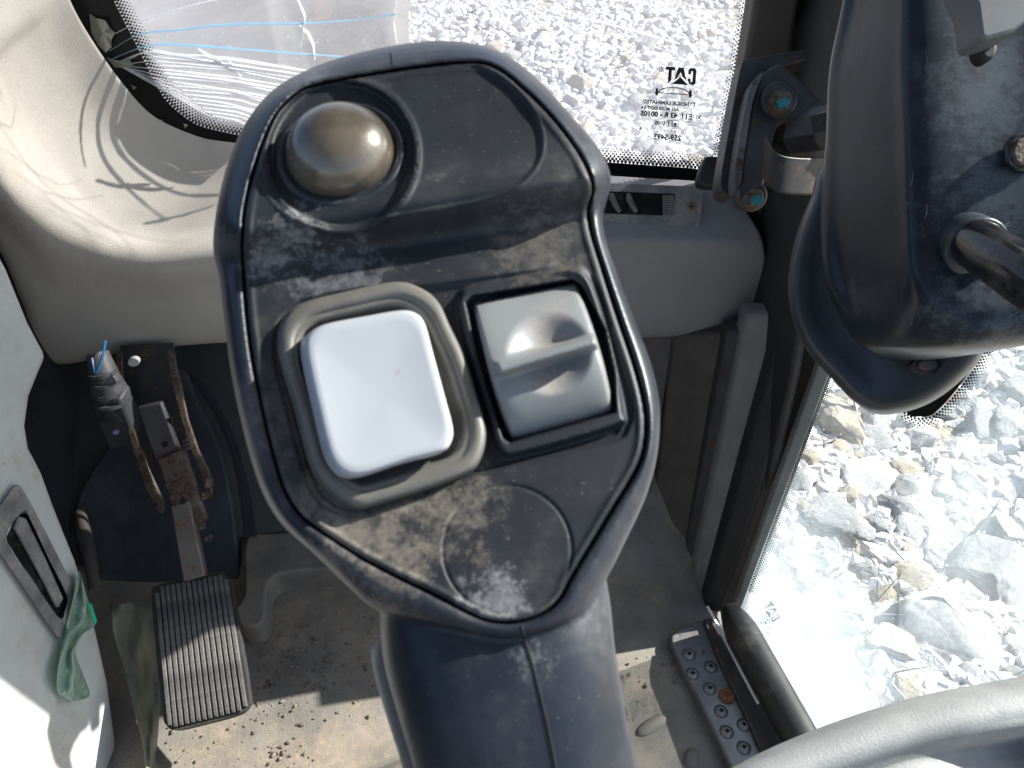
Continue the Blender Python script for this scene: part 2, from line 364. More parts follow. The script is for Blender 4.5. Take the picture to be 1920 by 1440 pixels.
# recessed black latch on the wall
def wp(px, py, lift=0.0): return PX(px, py, WALLX + lift)
t = thing('recessed_latch', 'scratched black rectangular recessed latch on the white side wall', 'latch', wp(70, 1050))
o4 = [(30, 908), (43, 918), (92, 1010), (139, 1108), (134, 1135), (113, 1190), (104, 1190), (50, 1110), (-30, 985), (0, 950)]
inn = [(40, 962), (52, 965), (90, 1045), (126, 1118), (122, 1140), (112, 1160), (60, 1085), (12, 1010)]
def ring_prism(outer, inner, z0, z1):
    # frame: outer and inner resampled together
    n = 48; A = resample(catmull(outer, 6, True), n); B = resample(catmull(inner, 6, True), n)
    ca = A.mean(0)
    def start(Pp): k = int(np.argmin(np.arctan2(*(Pp - ca).T[::-1]))); return np.roll(Pp, -k, axis=0)
    A, B = start(A), start(B)
    rings = [[wp(*p, z0) for p in A], [wp(*p, z1) for p in A], [wp(*p, z1) for p in B], [wp(*p, z0 - .002) for p in B]]
    V, Fc = loft(rings, cap=False)
    for j in range(n): Fc.append((j, (j + 1) % n, 3 * n + (j + 1) % n, 3 * n + j))
    return V, Fc
v, f = ring_prism(o4, inn, .0, .007); obj('latch_frame', v, f, M['vent'], t, bevel=.0015)
v, f = prism([wp(x, y, .0015) for x, y in inn], (-.001, 0, 0)); obj('latch_recess', v, f, M['ventblack'], t)
v, f = prism([wp(x, y, .006) for x, y in [(38, 968), (50, 972), (88, 1050), (120, 1122), (110, 1140), (72, 1066), (30, 990)]], (-.004, 0, 0)); obj('latch_lever', v, f, M['vent'], t, bevel=.0015)

# green tape
t = thing('green_tape_strip', 'torn translucent green tape hanging below the black latch', 'tape', wp(140, 1200))
rows = []
tape = [((148, 1070), (152, 1080)), ((138, 1120), (165, 1125)), ((128, 1160), (180, 1168)), ((118, 1195), (152, 1192)), ((112, 1235), (141, 1224)), ((108, 1270), (154, 1262)), ((108, 1298), (168, 1300)), ((128, 1316), (160, 1310))]
for k, (a, b) in enumerate(tape):
    rows.append([wp(a[0] + (b[0] - a[0]) * q / 4, a[1] + (b[1] - a[1]) * q / 4, .010 + .006 * math.sin(k * 1.7 + q * 2.1)) for q in range(5)])
v, f = ctrl_grid(rows, 3, 4); obj('tape_film', v, f, M['tape'], t, solid=.0006, sharp=0)
v, f = prism([wp(x, y, .018) for x, y in [(166, 1130), (172, 1132), (182, 1165), (178, 1170)]], (-.001, 0, 0)); obj('tape_fold', v, f, mat('bright_green_tape', (.03, .42, .25), .4), t)

# foil / torn lining left of the pedal
t = thing('torn_floor_lining', 'torn olive lining curling up beside the pedal and the wall', 'lining', PZ(255, 1300, 0))
rows = []
for k, (xl, xr, y, zl, zr) in enumerate([(205, 290, 1130, .13, .13), (212, 292, 1180, .11, .11), (228, 296, 1240, .08, .06), (245, 300, 1310, .06, .03), (262, 296, 1370, .05, .015), (272, 292, 1420, .04, .01), (275, 292, 1480, .04, .01)]):
    rows.append([PZ(xl + (xr - xl) * q / 4, y + 4 * math.sin(q * 2 + k * 1.3), zl + (zr - zl) * q / 4 + .006 * math.sin(k * 2.1 + q * 1.9)) for q in range(5)])
v, f = ctrl_grid(rows, 4, 4); obj('lining_sheet', v, f, mat('olive_lining', (.11, .115, .085), .6, dust=(.3, .24, .15), damt=.5, dscale=40, bump=.6, bscale=120, bdist=.002), t, solid=.001, sharp=0)

# ---------------------------------------------------------------- front trim moulding
E = [(70, -200, .93), (110, -60, .93), (130, 0, .93), (167, 67, .93), (227, 153, .93), (287, 217, .93), (367, 255, .93), (430, 268, .93), (600, 290, .93), (800, 305, .93), (1150, 333, .915), (1320, 344, .905), (1372, 358, .895)]
A = [(-60, -150, .90), (60, -10, .90), (78, 55, .90), (112, 130, .90), (165, 215, .90), (228, 280, .90), (335, 325, .90), (425, 340, .895), (600, 346, .888), (800, 350, .88), (1150, 362, .885), (1322, 372, .88), (1392, 390, .87)]
Bq = [(-170, -90, .85), (-20, 60, .85), (0, 120, .85), (45, 215, .85), (105, 305, .845), (180, 375, .84), (300, 420, .84), (425, 425, .84), (600, 420, .84), (800, 410, .84), (1150, 428, .84), (1330, 432, .84), (1418, 430, .84)]
Nn = [(-270, 40, .78), (-110, 180, .78), (-60, 250, .78), (-5, 325, .78), (62, 400, .785), (150, 462, .79), (275, 492, .795), (425, 482, .80), (600, 470, .807), (800, 455, .815), (1150, 462, .825), (1335, 464, .825), (1432, 470, .828)]
Dd = [(-290, 130, .80), (-130, 260, .80), (-90, 330, .80), (-12, 400, .795), (55, 480, .795), (115, 555, .80), (255, 560, .805), (425, 555, .81), (600, 550, .815), (800, 545, .82), (1150, 545, .828), (1335, 545, .828), (1430, 545, .83)]
Bb = [(-310, 220, .83), (-150, 350, .83), (-60, 400, .82), (0, 460, .81), (45, 560, .81), (94, 667, .815), (250, 646, .815), (425, 632, .82), (600, 630, .822), (800, 628, .825), (1150, 624, .83), (1345, 618, .832), (1402, 608, .835)]
Bc = [(x + 2, y + 5, Y + .03) for x, y, Y in Bb]
rows = [[PY(*p) for p in r] for r in (E, A, Bq, Nn, Dd, Bb, Bc)]
trim = thing('front_trim', 'cream and grey moulded trim running under the windscreen', 'trim', PY(300, 500, .80))
V, Fc = ctrl_grid(rows, 14, 12)
# split in two mouldings where the joystick hides the joint: cream corner, grey right-hand panel
nc = (len(E) - 1) * 14 + 1; cut = int(9 * 14)
def sub(j0, j1):
    used = {}; vv = []; ff = []
    for q in Fc:
        js = [i % nc for i in q]
        if min(js) >= j0 and max(js) <= j1:
            w_ = []
            for i in q:
                if i not in used: used[i] = len(vv); vv.append(V[i])
                w_.append(used[i])
            ff.append(tuple(w_))
    return vv, ff
v, f = sub(0, cut); obj('corner_moulding', v, f, M['cream'], trim, solid=.005, sharp=0)
v, f = sub(cut, nc); obj('lower_panel', v, f, M['panel_grey'], trim, solid=.005, sharp=0)

# air vent let into the panel
VP0 = PY(1250, 385, .866); VN = Vector((0, -.80, .60)).normalized()
def vp(px, py, lift=0.0): return PPL(px, py, VP0 + VN * lift, VN)
t = thing('air_vent', 'dusty grey air vent with dark louvre slot set in the front panel', 'air vent', vp(1250, 390))
v, f = prism([vp(x, y, .010) for x, y in catmull([(900, 338), (1100, 342), (1305, 350), (1314, 354), (1318, 362), (1316, 390), (1312, 426), (1306, 432), (1296, 434), (1200, 430), (1000, 422), (900, 418)], 4, True)], -VN * .03)
obj('vent_frame', v, f, M['vent'], t, bevel=.003, seg=3)
v, f = prism([vp(x, y, .011) for x, y in [(1085, 356), (1266, 364), (1262, 405), (1085, 398)]], -VN * .0005); obj('vent_slot', v, f, M['ventblack'], t)
for x in (1106, 1150, 1181):
    pth = [vp(x - 3, 364, .0115), vp(x - 2, 372, .0145), vp(x + 4, 385, .0145), vp(x + 12, 397, .012)]
    v, f = tube(pth, .0035, 10, [.0025, .0042, .004, .003]); obj('louvre', v, f, M['slat'], t)
for k in range(12):
    y = 366 + k * 3.25
    v, f = prism([vp(a, b, .0135) for a, b in [(1243, y), (1264, y + .8), (1264, y + 2.6), (1243, y + 1.8)]], -VN * .002)
    obj('thumb_rib', v, f, M['vent'], t)
sc = obj('screw', *prism([vp(1297 + 10 * math.cos(a), 387 + 9.5 * math.sin(a), .0115) for a in np.linspace(0, 2 * math.pi, 20)[:-1]], -VN * .002), M['brass'], t, bevel=.0004)
for dx, dy in ((6, 1), (1, 6)):
    v, f = prism([vp(1297 + a, 387 + b, .0119) for a, b in ([(-dx, -dy), (dx, -dy), (dx, dy), (-dx, dy)])], -VN * .0006); obj('screw_slot', v, f, M['seam'], sc)

# ---------------------------------------------------------------- windscreen
def gp(px, py, lift=0.0): return PY(px, py, GY - lift)
ws = thing('windscreen', 'cracked laminated front windscreen with dotted black border', 'window', gp(800, 300))
M['glass'] = glass_mat('crazed_windscreen_glass', (.95, .96, .98), .23, (.90, .89, .92), craze=(tuple(gp(240, 130) - Vector((-.06, GY + .003, .98))), .42, .20))
v, f = box8((-.06, GY + .003, .98), .50, .003, .58); obj('glass_pane', v, f, M['glass'], ws, smooth=False)
inner = catmull([(190, -60), (213, 0), (247, 67), (267, 107), (287, 147), (310, 187), (347, 220), (377, 237), (440, 252)], 6) + [np.array(p, float) for p in [(700, 278), (1000, 298), (1150, 305), (1280, 314), (1318, 318), (1348, 312), (1362, 285), (1385, 170), (1415, 5), (1430, -60)]]
outer = catmull([(60, -60), (100, 0), (140, 90), (200, 170), (270, 240), (360, 290), (440, 310)], 6) + [np.array(p, float) for p in [(700, 330), (1000, 350), (1150, 360), (1330, 372), (1400, 350), (1420, 285), (1440, 170), (1460, 5), (1475, -60)]]
na = 90; I2 = resample(inner, na, False); O2 = resample(outer, na, False)
V = [gp(*p, .001) for p in I2] + [gp(*p, .001) for p in O2] ; n2 = len(V)
V += [p + Vector((0, -.0006, 0)) for p in V]
Fc = []
for j in range(na - 1):
    Fc += [(j, j + 1, na + j + 1, na + j), (n2 + j, n2 + na + j, n2 + na + j + 1, n2 + j + 1)]
obj('frit_band', V, Fc, M['frit'], ws, smooth=False)
# printed dots along the inner edge of the band
def dots(edge, pitch, rows_n, r0, mapf, side, name, par):
    E2 = resample(edge, max(2, int(np.linalg.norm(np.diff(np.array(edge), axis=0), axis=1).sum() / pitch)), False)
    V, Fc = [], []
    for k in range(1, len(E2) - 1):
        tg = E2[k + 1] - E2[k - 1]; tg /= np.linalg.norm(tg); nm = np.array([-tg[1], tg[0]]) * side
        for q in range(rows_n):
            c = E2[k] + nm * (3 + q * pitch * .62) + tg * (pitch * .5 if q % 2 else 0)
            r = r0 * (1 - q / rows_n * .72)
            b = len(V)
            for a in range(8): V.append(mapf(c[0] + r * math.cos(a * .785), c[1] + r * math.sin(a * .785)))
            Fc.append(tuple(range(b, b + 8)))
    o = obj(name, V, Fc, M['frit'], par, smooth=False); o['kind'] = 'stuff'; return o
dots(inner, 7.2, 6, 3.1, lambda a, b: gp(a, b, .0012), -1, 'frit_dots', ws)
# cracks fanning out of the impact on the left
def strip(path, w0, mapf, mt, name, par, off=.0018):
    P = resample(np.array(path, float) if len(path) < 5 else np.array(catmull(path, 6)), max(6, len(path) * 5), False); V = []; n = len(P)
    for i in range(n):
        tg = P[min(i + 1, n - 1)] - P[max(i - 1, 0)]; tg = tg / (np.linalg.norm(tg) + 1e-9); nm = np.array([-tg[1], tg[0]])
        ww = w0 * (.45 + .55 * math.sin(math.pi * min(1, i / n * 1.1 + .05))) * random.uniform(.6, 1.25) + .15
        for s_ in (-1, 1): V.append(mapf(*(P[i] + nm * ww * .5 * s_)) + Vector((0, .0011 * min(ww, 2.2) * (-s_ if nm[1] > 0 else s_), 0)) * (1 if off else 0))
    Fc = [(2 * i, 2 * i + 1, 2 * i + 3, 2 * i + 2) for i in range(n - 1)]
    return obj(name, V, Fc, mt, par, smooth=False, solid=.0003)
gm = lambda a, b: gp(a, b, .002)
cr = [([(200, 70), (260, 42), (330, 18), (420, -4), (520, -20)], 1.6, 'crack'), ([(205, 95), (262, 64), (330, 57), (430, 46), (560, 44), (660, 38), (745, 26)], 2.4, 'crackblue'),
      ([(210, 110), (285, 84), (400, 88), (500, 96), (640, 106), (760, 112)], 2.4, 'crackblue'), ([(215, 118), (280, 96), (350, 108), (450, 126), (560, 142)], 3.4, 'crack')]
for k in range(17):
    y1 = 135 + k * 9.5; x1 = 600 - k * 9
    u_ = k / 16; sx_, sy_ = 268 + 140 * u_ ** 1.1, 98 + 128 * u_; ex_, ey_ = 610 - 130 * u_, 138 + 118 * u_
    cr.append(([(sx_, sy_), ((sx_ + ex_) / 2 + random.uniform(-20, 20), (sy_ + ey_) / 2 - 6 + random.uniform(-3, 3)), (ex_, ey_)], random.uniform(1.5, 4.0), 'crack'))
    if k % 2 == 0: cr.append(([(222, 122), (sx_, sy_)], .7, 'crack'))
cr += [([(370, 92), (405, 112), (430, 128), (452, 143)], 3, 'crack'), ([(400, 115), (425, 113), (440, 124)], 2, 'crack'), ([(560, 48), (578, 62), (588, 84), (590, 112)], 3, 'crack'), ([(555, -10), (572, 30), (563, 90)], 2.6, 'crack'),
       ([(1080, 30), (1180, 55), (1275, 82)], 1.8, 'crack'), ([(1100, 200), (1180, 232), (1250, 268), (1290, 300)], 3.2, 'crack'), ([(745, -10), (738, 40), (744, 80)], 1.6, 'crack')]
for p_, w_, m_ in cr: strip(p_, w_, gm, M[m_], 'crack', ws)
# cracks of the same star that run above the picture; sunlight drops their thin shadows on the cream moulding
def sunmap(a, b):
    q = PY(a, b, .83); k = (GY - .002 - q.y) / SUN.y; return q + SUN * k
web = [[(-20, 40), (40, 110), (75, 155), (130, 255), (175, 320), (215, 360), (290, 372), (400, 352)], [(-20, 250), (45, 215), (75, 155), (105, 90), (125, 60)], [(-20, 190), (30, 165), (75, 155)], [(75, 155), (95, 150), (120, 40)],
       [(150, 130), (130, 210), (128, 290), (118, 345), (85, 400)], [(180, 180), (178, 270), (162, 350), (130, 425)], [(208, 230), (218, 300), (245, 350), (310, 392), (400, 408)],
       [(235, 255), (262, 315), (320, 348), (410, 352)], [(185, 260), (215, 290), (260, 318), (350, 320)], [(0, 125), (30, 125), (75, 155)]]
for k, p_ in enumerate(web): strip(p_, 1.3 if k > 3 else 2.0, sunmap, M['shard'], 'crack', ws, 0)
# shattered glass flakes at the impact point
for k, pl in enumerate([[(168, 26), (180, 34), (197, 38), (206, 52), (216, 62), (209, 74), (209, 88), (198, 98), (184, 84), (172, 62)], [(200, 108), (222, 114), (242, 113), (252, 121), (232, 127), (216, 126)], [(244, 158), (256, 164), (250, 168)], [(344, 232), (352, 235), (347, 241)], [(292, 222), (306, 226), (300, 232)]]):
    c = np.mean(pl, 0); V = [gp(*c, .010)] + [gp(x, y, .003 + .005 * ((i * 7 + k) % 3) / 2) for i, (x, y) in enumerate(pl)]
    n = len(pl); obj('glass_flake', V, [(0, 1 + i, 1 + (i + 1) % n) for i in range(n)], M['shard'], ws, smooth=False, solid=.001)

# printed mark on the glass (reads mirrored from inside)
def text_geo(s, width, offset=0):
    cu = bpy.data.curves.new('t', 'FONT'); cu.body = s; cu.align_x = 'CENTER'; cu.align_y = 'CENTER'; cu.offset = offset; cu.resolution_u = 3
    to = bpy.data.objects.new('t', cu); COL.objects.link(to); dg = bpy.context.evaluated_depsgraph_get(); dg.update()
    me = bpy.data.meshes.new_from_object(to.evaluated_get(dg)); P = np.array([v.co[:2] for v in me.vertices]); Fs = [tuple(p.vertices) for p in me.polygons]
    bpy.data.objects.remove(to); bpy.data.curves.remove(cu); bpy.data.meshes.remove(me)
    lo_, hi_ = P.min(0), P.max(0); P = (P - (lo_ + hi_) / 2) * (width / (hi_[0] - lo_[0])); return P, Fs
def mark(cx, cy, geo, mapf, ang=3.5, mirror=True, name='printed_mark', par=None, mt=None, sx_=1.0):
    P, Fs = geo; a = R_(ang); V = []
    for u, vv in P:
        u = (-u if mirror else u) * sx_; vv = -vv
        V.append(mapf(cx + u * math.cos(a) - vv * math.sin(a), cy + u * math.sin(a) + vv * math.cos(a)))
    return obj(name, V, Fs, mt or M['ink'], par, smooth=False)
def polys(*ps):
    P, Fs = [], []
    for p in ps:
        b = len(P); P += p; Fs.append(tuple(range(b, b + len(p))))
    return np.array(P, float), Fs
def ringgeo(rx, ry, t_, n=28, sq=False):
    P, Fs = [], []
    for k in range(n):
        a = 2 * math.pi * k / n
        P += [(rx * math.cos(a), ry * math.sin(a)), ((rx - t_) * math.cos(a), (ry - t_) * math.sin(a))]
    Fs = [(2 * k, 2 * k + 1, (2 * k + 3) % (2 * n), (2 * k + 2) % (2 * n)) for k in range(n)]
    return np.array(P), Fs
# C, A over a triangle, T drawn as heavy slab letters (unmirrored: C left, T right)
CATG = polys([(-29, 12), (-26, 16), (-17, 16), (-14, 12), (-14, 4), (-19, 4), (-19, 10), (-21, 11), (-23, 10), (-23, -9), (-21, -11), (-19, -10), (-26, -16), (-29, -12)],
             [(-19, -10), (-19, -4), (-14, -4), (-14, -8), (-18, -14), (-26, -16)],
             [(-12, -9), (-5, 16), (5, 16), (8, 4), (4, 1), (2, 3), (0, 8), (-2, 3), (-4, -1)], [(4, 1), (8, 4), (12, -9), (6, -4)], [(-15, -16), (0, -2), (16, -16)],
             [(11, 16), (29, 16), (29, 10), (11, 10)], [(17, 10), (23, 10), (23, -15), (17, -9)])
gk = lambda a, b: gp(a, b, .0025)
mark(1276, 142.5, CATG, gk, 3.5, par=ws)
mark(1240.7, 130, ringgeo(5, 4.6, 1), gk, par=ws); mark(1240.7, 130, text_geo('R', 4, .02), gk, par=ws)
arc = [(30 * math.cos(R_(a)), 5.5 + 0 + 11 * math.sin(R_(a)) - 6) for a in range(0, 181, 12)]
mark(1264, 174, polys(*[[arc[i], arc[i + 1], (arc[i + 1][0] * .93, arc[i + 1][1] - 1.6), (arc[i][0] * .93, arc[i][1] - 1.6)] for i in range(len(arc) - 1)], [(-36, -1), (38, -1), (38, -2.6), (-36, -2.6)], [(-33, 7), (-28, 7), (-28, -7), (-33, -7)], [(30, 6), (35, 6), (35, -7), (30, -7)]), gk, 4, par=ws)
for s_, cx, cy, wd, of in [('TYNESIDE LAMINATED', 1254.6, 193, 100, .012), ('AS1 M102 DOT 64', 1237.9, 203.3, 71, .012), ('43 R - 00105', 1235.8, 214.4, 70, .02), ('E11', 1288, 218.6, 19, 0), ('XI', 1309.7, 220, 10, .01), ('e11', 1261, 231.5, 16, .01), ('0105', 1237, 230.4, 20, .02), ('B', 1200.7, 241, 4.5, .04), ('259-5493', 1251.8, 257.5, 52, .02)]:
    mark(cx, cy, text_geo(s_, wd, of + .028), gk, 3.5, par=ws)
mark(1288, 218.6, ringgeo(13, 11, .9), gk, par=ws)
mark(1261, 231.5, polys([(-11, 6), (11, 6), (11, 5), (-11, 5)], [(-11, -6), (11, -6), (11, -5), (-11, -5)], [(-11, 6), (-10, 6), (-10, -6), (-11, -6)], [(11, 6), (10, 6), (10, -6), (11, -6)]), gk, par=ws)
mark(1252.5, 245, polys(*[[(k * 6.5 - 1, 1), (k * 6.5 + 1, 1), (k * 6.5 + 1, -1), (k * 6.5 - 1, -1)] for k in range(-2, 3)]), gk, par=ws)

# ---------------------------------------------------------------- right pillar strips
t = thing('corner_pillar', 'tall grey and black layered corner pillar right of the joystick', 'pillar', PY(1330, 1130, .60))
def band(name, top, bot, Yt, Yb, mt, th=.03, bev=.002):
    # top, bot: (x_left, x_right, y)
    a = [PY(top[0], top[2], Yt[0]), PY(top[1], top[2], Yt[1]), PY(bot[1], bot[2], Yb[1]), PY(bot[0], bot[2], Yb[0])]
    v, f = prism(a, (0, th, 0)); return obj(name, v, f, mt, t, bevel=bev, seg=3)
band('dark_return', (1180, 1262, 632), (1148, 1200, 1062), (.84, .84), (.70, .70), M['browngrey'])
band('inner_trim', (1262, 1366, 628), (1196, 1262, 1160), (.835, .80), (.68, .64), M['browngrey'], .03, .006)
band('edge_trim', (1362, 1400, 622), (1256, 1288, 1180), (.79, .775), (.635, .62), M['darksteel'], .03, .003)
band('pillar_face', (1398, 1486, 590), (1284, 1335, 1150), (.78, .76), (.625, .60), M['pillar'], .03, .005)
band('pillar_seal', (1484, 1545, 540), (1318, 1360, 1150), (.75, .72), (.595, .585), M['rubber'], .03, .006)
band('window_channel', (1515, 1590, 580), (1345, 1385, 1150), (.725, .69), (.59, .575), M['browngrey'], .03, .004)
band('channel_lip', (1572, 1606, 580), (1376, 1400, 1140), (.685, .675), (.575, .57), M['pillar'], .012, .002)
up = thing('upper_pillar', 'grey brown upper pillar between windscreen and monitor', 'pillar', PY(1450, 200, .86))
def uband(name, pl, Y, mt, th=.05, bev=.006):
    v, f = prism([PY(x, y, Y) for x, y in pl], (0, th, 0)); return obj(name, v, f, mt, up, bevel=bev, seg=3)
uband('pillar_cover', [(1425, -60), (1510, -60), (1490, 60), (1478, 240), (1440, 420), (1360, 345), (1368, 280), (1395, 120)], .875, M['browngrey'], .04)
uband('pillar_back', [(1500, -60), (1660, -60), (1600, 400), (1560, 640), (1420, 640), (1400, 380), (1470, 200), (1490, 60)], .90, M['rubber'], .03)

def yzprism(name, yz, x0, x1, mt, par):
    v, f = prism([(x0, y, z) for y, z in yz], (x1 - x0, 0, 0)); return obj(name, v, f, mt, par, bevel=.004)
yzprism('pillar_sun_block', [(.605, -.02), (.665, .35), (.73, .6), (.655, .72), (.62, .95), (.66, 1.6), (.94, 1.6), (.93, .7), (.93, -.02)], .312, .324, M['rubber'], up)  # added slab, kept out of view, blocks sun from side wall and floor
# ---------------------------------------------------------------- side window
S0 = PZ(1390, 1120, .08); S1 = PZ(1530, 1370, .08)
SD = (S1 - S0).normalized(); SN = SD.cross(Vector((0, 0, 1))).normalized()
if SN.x > 0: SN = -SN
def sg(px, py, lift=0.0): return PPL(px, py, S0 + SN * lift, SN)
sw = thing('side_window', 'large hazy side window looking down on white rubble', 'window', S0)
gpl = [sg(1400, 1120, -.004), sg(1392, 1160, -.004), S1 + Vector((0, 0, -.04)) - SN * -.0 - SN * .004, S1 + SD * .35 + Vector((0, 0, -.04)), S1 + SD * .35 + Vector((0, 0, 1.4)), S0 - SD * .10 + Vector((0, 0, 1.4))]
q0 = S0 - Vector((0, 0, .03)) - SN * .004; q1 = S1 + SD * .5 - Vector((0, 0, .03)) - SN * .004
top0 = sg(1606, 560, -.004)
gpl = [q0, q1, q1 + Vector((0, 0, 1.45)), Vector((top0.x, top0.y, 1.5)), top0]
v, f = prism(gpl, -SN * .005); M['sideglass'] = glass_mat('dusty_side_glass', (.95, .98, .985), .105, (.80, .90, .96), .9, 4, craze=(tuple(sg(1500, 1230)), .20, .24))
obj('glass_pane', v, f, M['sideglass'], sw, smooth=False, origin=(0, 0, 0))
# dotted frit patch behind the monitor and fine dots down the pillar edge
patch = catmull([(1690, 700), (1700, 772), (1728, 781), (1752, 775), (1790, 735), (1830, 680), (1850, 645), (1880, 560), (1800, 540), (1700, 600)], 5, True)
v, f = prism([sg(x, y, .0008) for x, y in patch], SN * .0006); obj('frit_patch', v, f, M['frit'], sw, smooth=False)
dots([np.array(p, float) for p in catmull([(1692, 768), (1712, 780), (1732, 782), (1755, 774), (1792, 735), (1832, 680), (1862, 625)], 5)], 6.6, 5, 2.6, lambda a, b: sg(a, b, .001), 1, 'frit_dots', sw)
dots([np.array((1558, 690.)), np.array((1400, 1110.))], 5.2, 5, 1.9, lambda a, b: sg(a, b, .001), -1, 'frit_dots', sw)
smk = lambda a, b: sg(a, b, .002)
mark(1447, 1147, (CATG[0] * np.array([.62, .62]), CATG[1]), smk, 58, par=sw, mt=M['fadedink'])
for k, (s_, wd) in enumerate([('TYNESIDE', 34), ('AS1 M102', 28), ('43 R-00105', 28)]): mark(1436 - k * 2 + 2, 1160 + k * 9, text_geo(s_, wd, .01), smk, 58, par=sw, mt=M['fadedink'])

# sill bar, highlight lip and perforated step plate
t = thing('window_sill_bar', 'dusty black rubber bar along the foot of the side window', 'window sill', PZ(1440, 1260, .05))
a0 = PZ(1366, 1142, .06); a1 = PZ(1502, 1388, .06); dirv = (a1 - a0)
rings = []
for k in range(14):
    s_ = k / 13 * 1.35; c = a0 + dirv * s_; side = dirv.normalized().cross(Vector((0, 0, 1))); side.normalize()
    wd = .020; sc_ = .55 if k == 0 else (.85 if k == 1 else 1)
    rings.append([c + side * wd * sc_ * (abs(math.cos(a)) ** .7 * (1 if math.cos(a) > 0 else -1)) + Vector((0, 0, 1)) * .022 * sc_ * math.sin(a) for a in np.linspace(0, 2 * math.pi, 21)[:-1]])
obj('sill_rubber', *loft(rings), M['sillbar'], t, sharp=0)
v, f = prism([PZ(x, y, .036) for x, y in [(1324, 1135), (1329, 1136), (1400, 1262), (1424, 1318), (1420, 1319), (1392, 1266)]], (0, 0, -.003)); obj('sill_lip', v, f, mat('lip_sun_glint', (.75, .75, .77), .5), t, bevel=.0008)  # near-white colour paints the sun's glint on the lip
plate = thing('step_plate', 'dark metal sill plate with punched anti-slip bumps by the side window', 'sill plate', PZ(1330, 1300, .02))
pl = [(1258, 1200), (1266, 1184), (1290, 1172), (1325, 1160), (1352, 1178), (1400, 1270), (1440, 1345), (1490, 1440), (1520, 1500), (1400, 1500), (1372, 1440), (1320, 1330), (1275, 1240)]
v, f = prism([PZ(x, y, .022) for x, y in catmull(pl, 3, True)], (0, 0, -.024)); obj('plate_body', v, f, M['sillplate'], plate, bevel=.003, seg=3)
v, f = prism([PZ(x, y, .030) for x, y in [(1318, 1160), (1345, 1155), (1410, 1280), (1470, 1400), (1500, 1460), (1452, 1460), (1400, 1345), (1350, 1240)]], (0, 0, -.01)); obj('plate_flange', v, f, M['darksteel'], plate, bevel=.002)
for (zx, zy) in [(450, 765), (545, 820), (465, 850), (540, 915), (590, 1015), (690, 1075), (615, 1105), (690, 1175), (770, 1230), (700, 1265)]:
    c = PZ(1100 + zx / 2.341, 900 + zy / 2.341, .0225)
    rings = []
    for r, h in ((.0085, -.0005), (.0065, .001), (.0045, .003), (.003, .0036), (.0024, .003), (.0022, .0)):
        rings.append([c + Vector((r * math.cos(a), r * math.sin(a), h)) for a in np.linspace(0, 2 * math.pi, 17)[:-1]])
    b_ = obj('bump', *loft(rings), M['sillplate'], plate, sharp=0)
    obj('bump_hole', *prism([c + Vector((.0021 * math.cos(a), .0021 * math.sin(a), .0030)) for a in np.linspace(0, 2 * math.pi, 13)[:-1]], (0, 0, -.002)), M['seam'], b_)
c = PZ(1100 + 615 / 2.341, 900 + 950 / 2.341, .0225)
rings = [[c + Vector((r * math.cos(a), r * math.sin(a), h)) for a in np.linspace(0, 2 * math.pi, 19)[:-1]] for r, h in ((.0095, 0), (.0095, .002), (.008, .0045), (.004, .0055), (.0035, .0035))]
obj('bolt', *loft(rings), M['rustbolt'], plate, label='rusty round bolt head')

# raised bars moulded in the floor
for k, (x0, y0, x1, y1) in enumerate([(1192, 1380, 1250, 1345), (1292, 1440, 1300, 1405), (560, 1236, 566, 1240)][:2]):
    A0, A1 = PZ(x0, y0, .004), PZ(x1, y1, .004); d_ = (A1 - A0).normalized(); s_ = d_.cross(Vector((0, 0, 1)))
    rings = []
    for q in range(9):
        u = q / 8; r = .009 * (max(0.05, math.sin(math.pi * min(1, max(0, u)))) ** .35)
        c = A0 + (A1 - A0) * u
        rings.append([c + s_ * r * math.cos(a) + Vector((0, 0, 1)) * r * .9 * math.sin(a) for a in np.linspace(0, 2 * math.pi, 17)[:-1]])
    o = obj('floor_tread_bar', *loft(rings), M['floor'], None, sharp=0)
    tag(o, ['raised textured grip bar on the sunlit floor near the sill plate', 'grip bar on the floor cut by the lower picture edge'][k], 'tread bar', 'grip bars moulded on the floor')

# ---------------------------------------------------------------- pedal
ped = thing('foot_pedal', 'ribbed black rubber foot pedal on a rusty steel arm', 'pedal', PZ(375, 1220, .0))
TLp, TRp, BRp, BLp = PZ(288, 1092, .150), PZ(430, 1072, .150), PZ(468, 1322, .085), PZ(312, 1368, .085)
ux = (TRp - TLp).normalized(); pn = (TRp - TLp).cross(BLp - TLp).normalized()
if pn.z < 0: pn = -pn
PP0 = (TLp + BRp) / 2
def pp(px, py, lift=0.0): return PPL(px, py, PP0 + pn * lift, pn)
ol = catmull([(284, 1115), (292, 1098), (345, 1082), (405, 1072), (424, 1078), (432, 1095), (450, 1190), (467, 1300), (466, 1322), (445, 1340), (380, 1358), (330, 1369), (312, 1360), (304, 1335), (292, 1220)], 5, True)
v, f = prism([pp(x, y) for x, y in ol], -pn * .014); obj('tread_pad', v, f, M['padbase'], ped, bevel=.003, seg=3)
for k in range(14):
    u = (k + .35) / 13.7
    tx, ty = 290 + (426 - 290) * u, 1102 - 27 * u + (10 if k < 1 else 0) + (10 if k > 12 else 0)
    bx, by = 314 + (463 - 314) * u, 1366 - 36 * u - (6 if k > 12 else 0) - (5 if k < 1 else 0)
    W_ = 4.1
    v, f = prism([pp(tx - W_, ty, .0035), pp(tx + W_, ty, .0035), pp(bx + W_, by, .0035), pp(bx - W_, by, .0035)], -pn * .005)
    obj('tread_rib', v, f, M['rubberpad'], ped, bevel=.0008, seg=2)
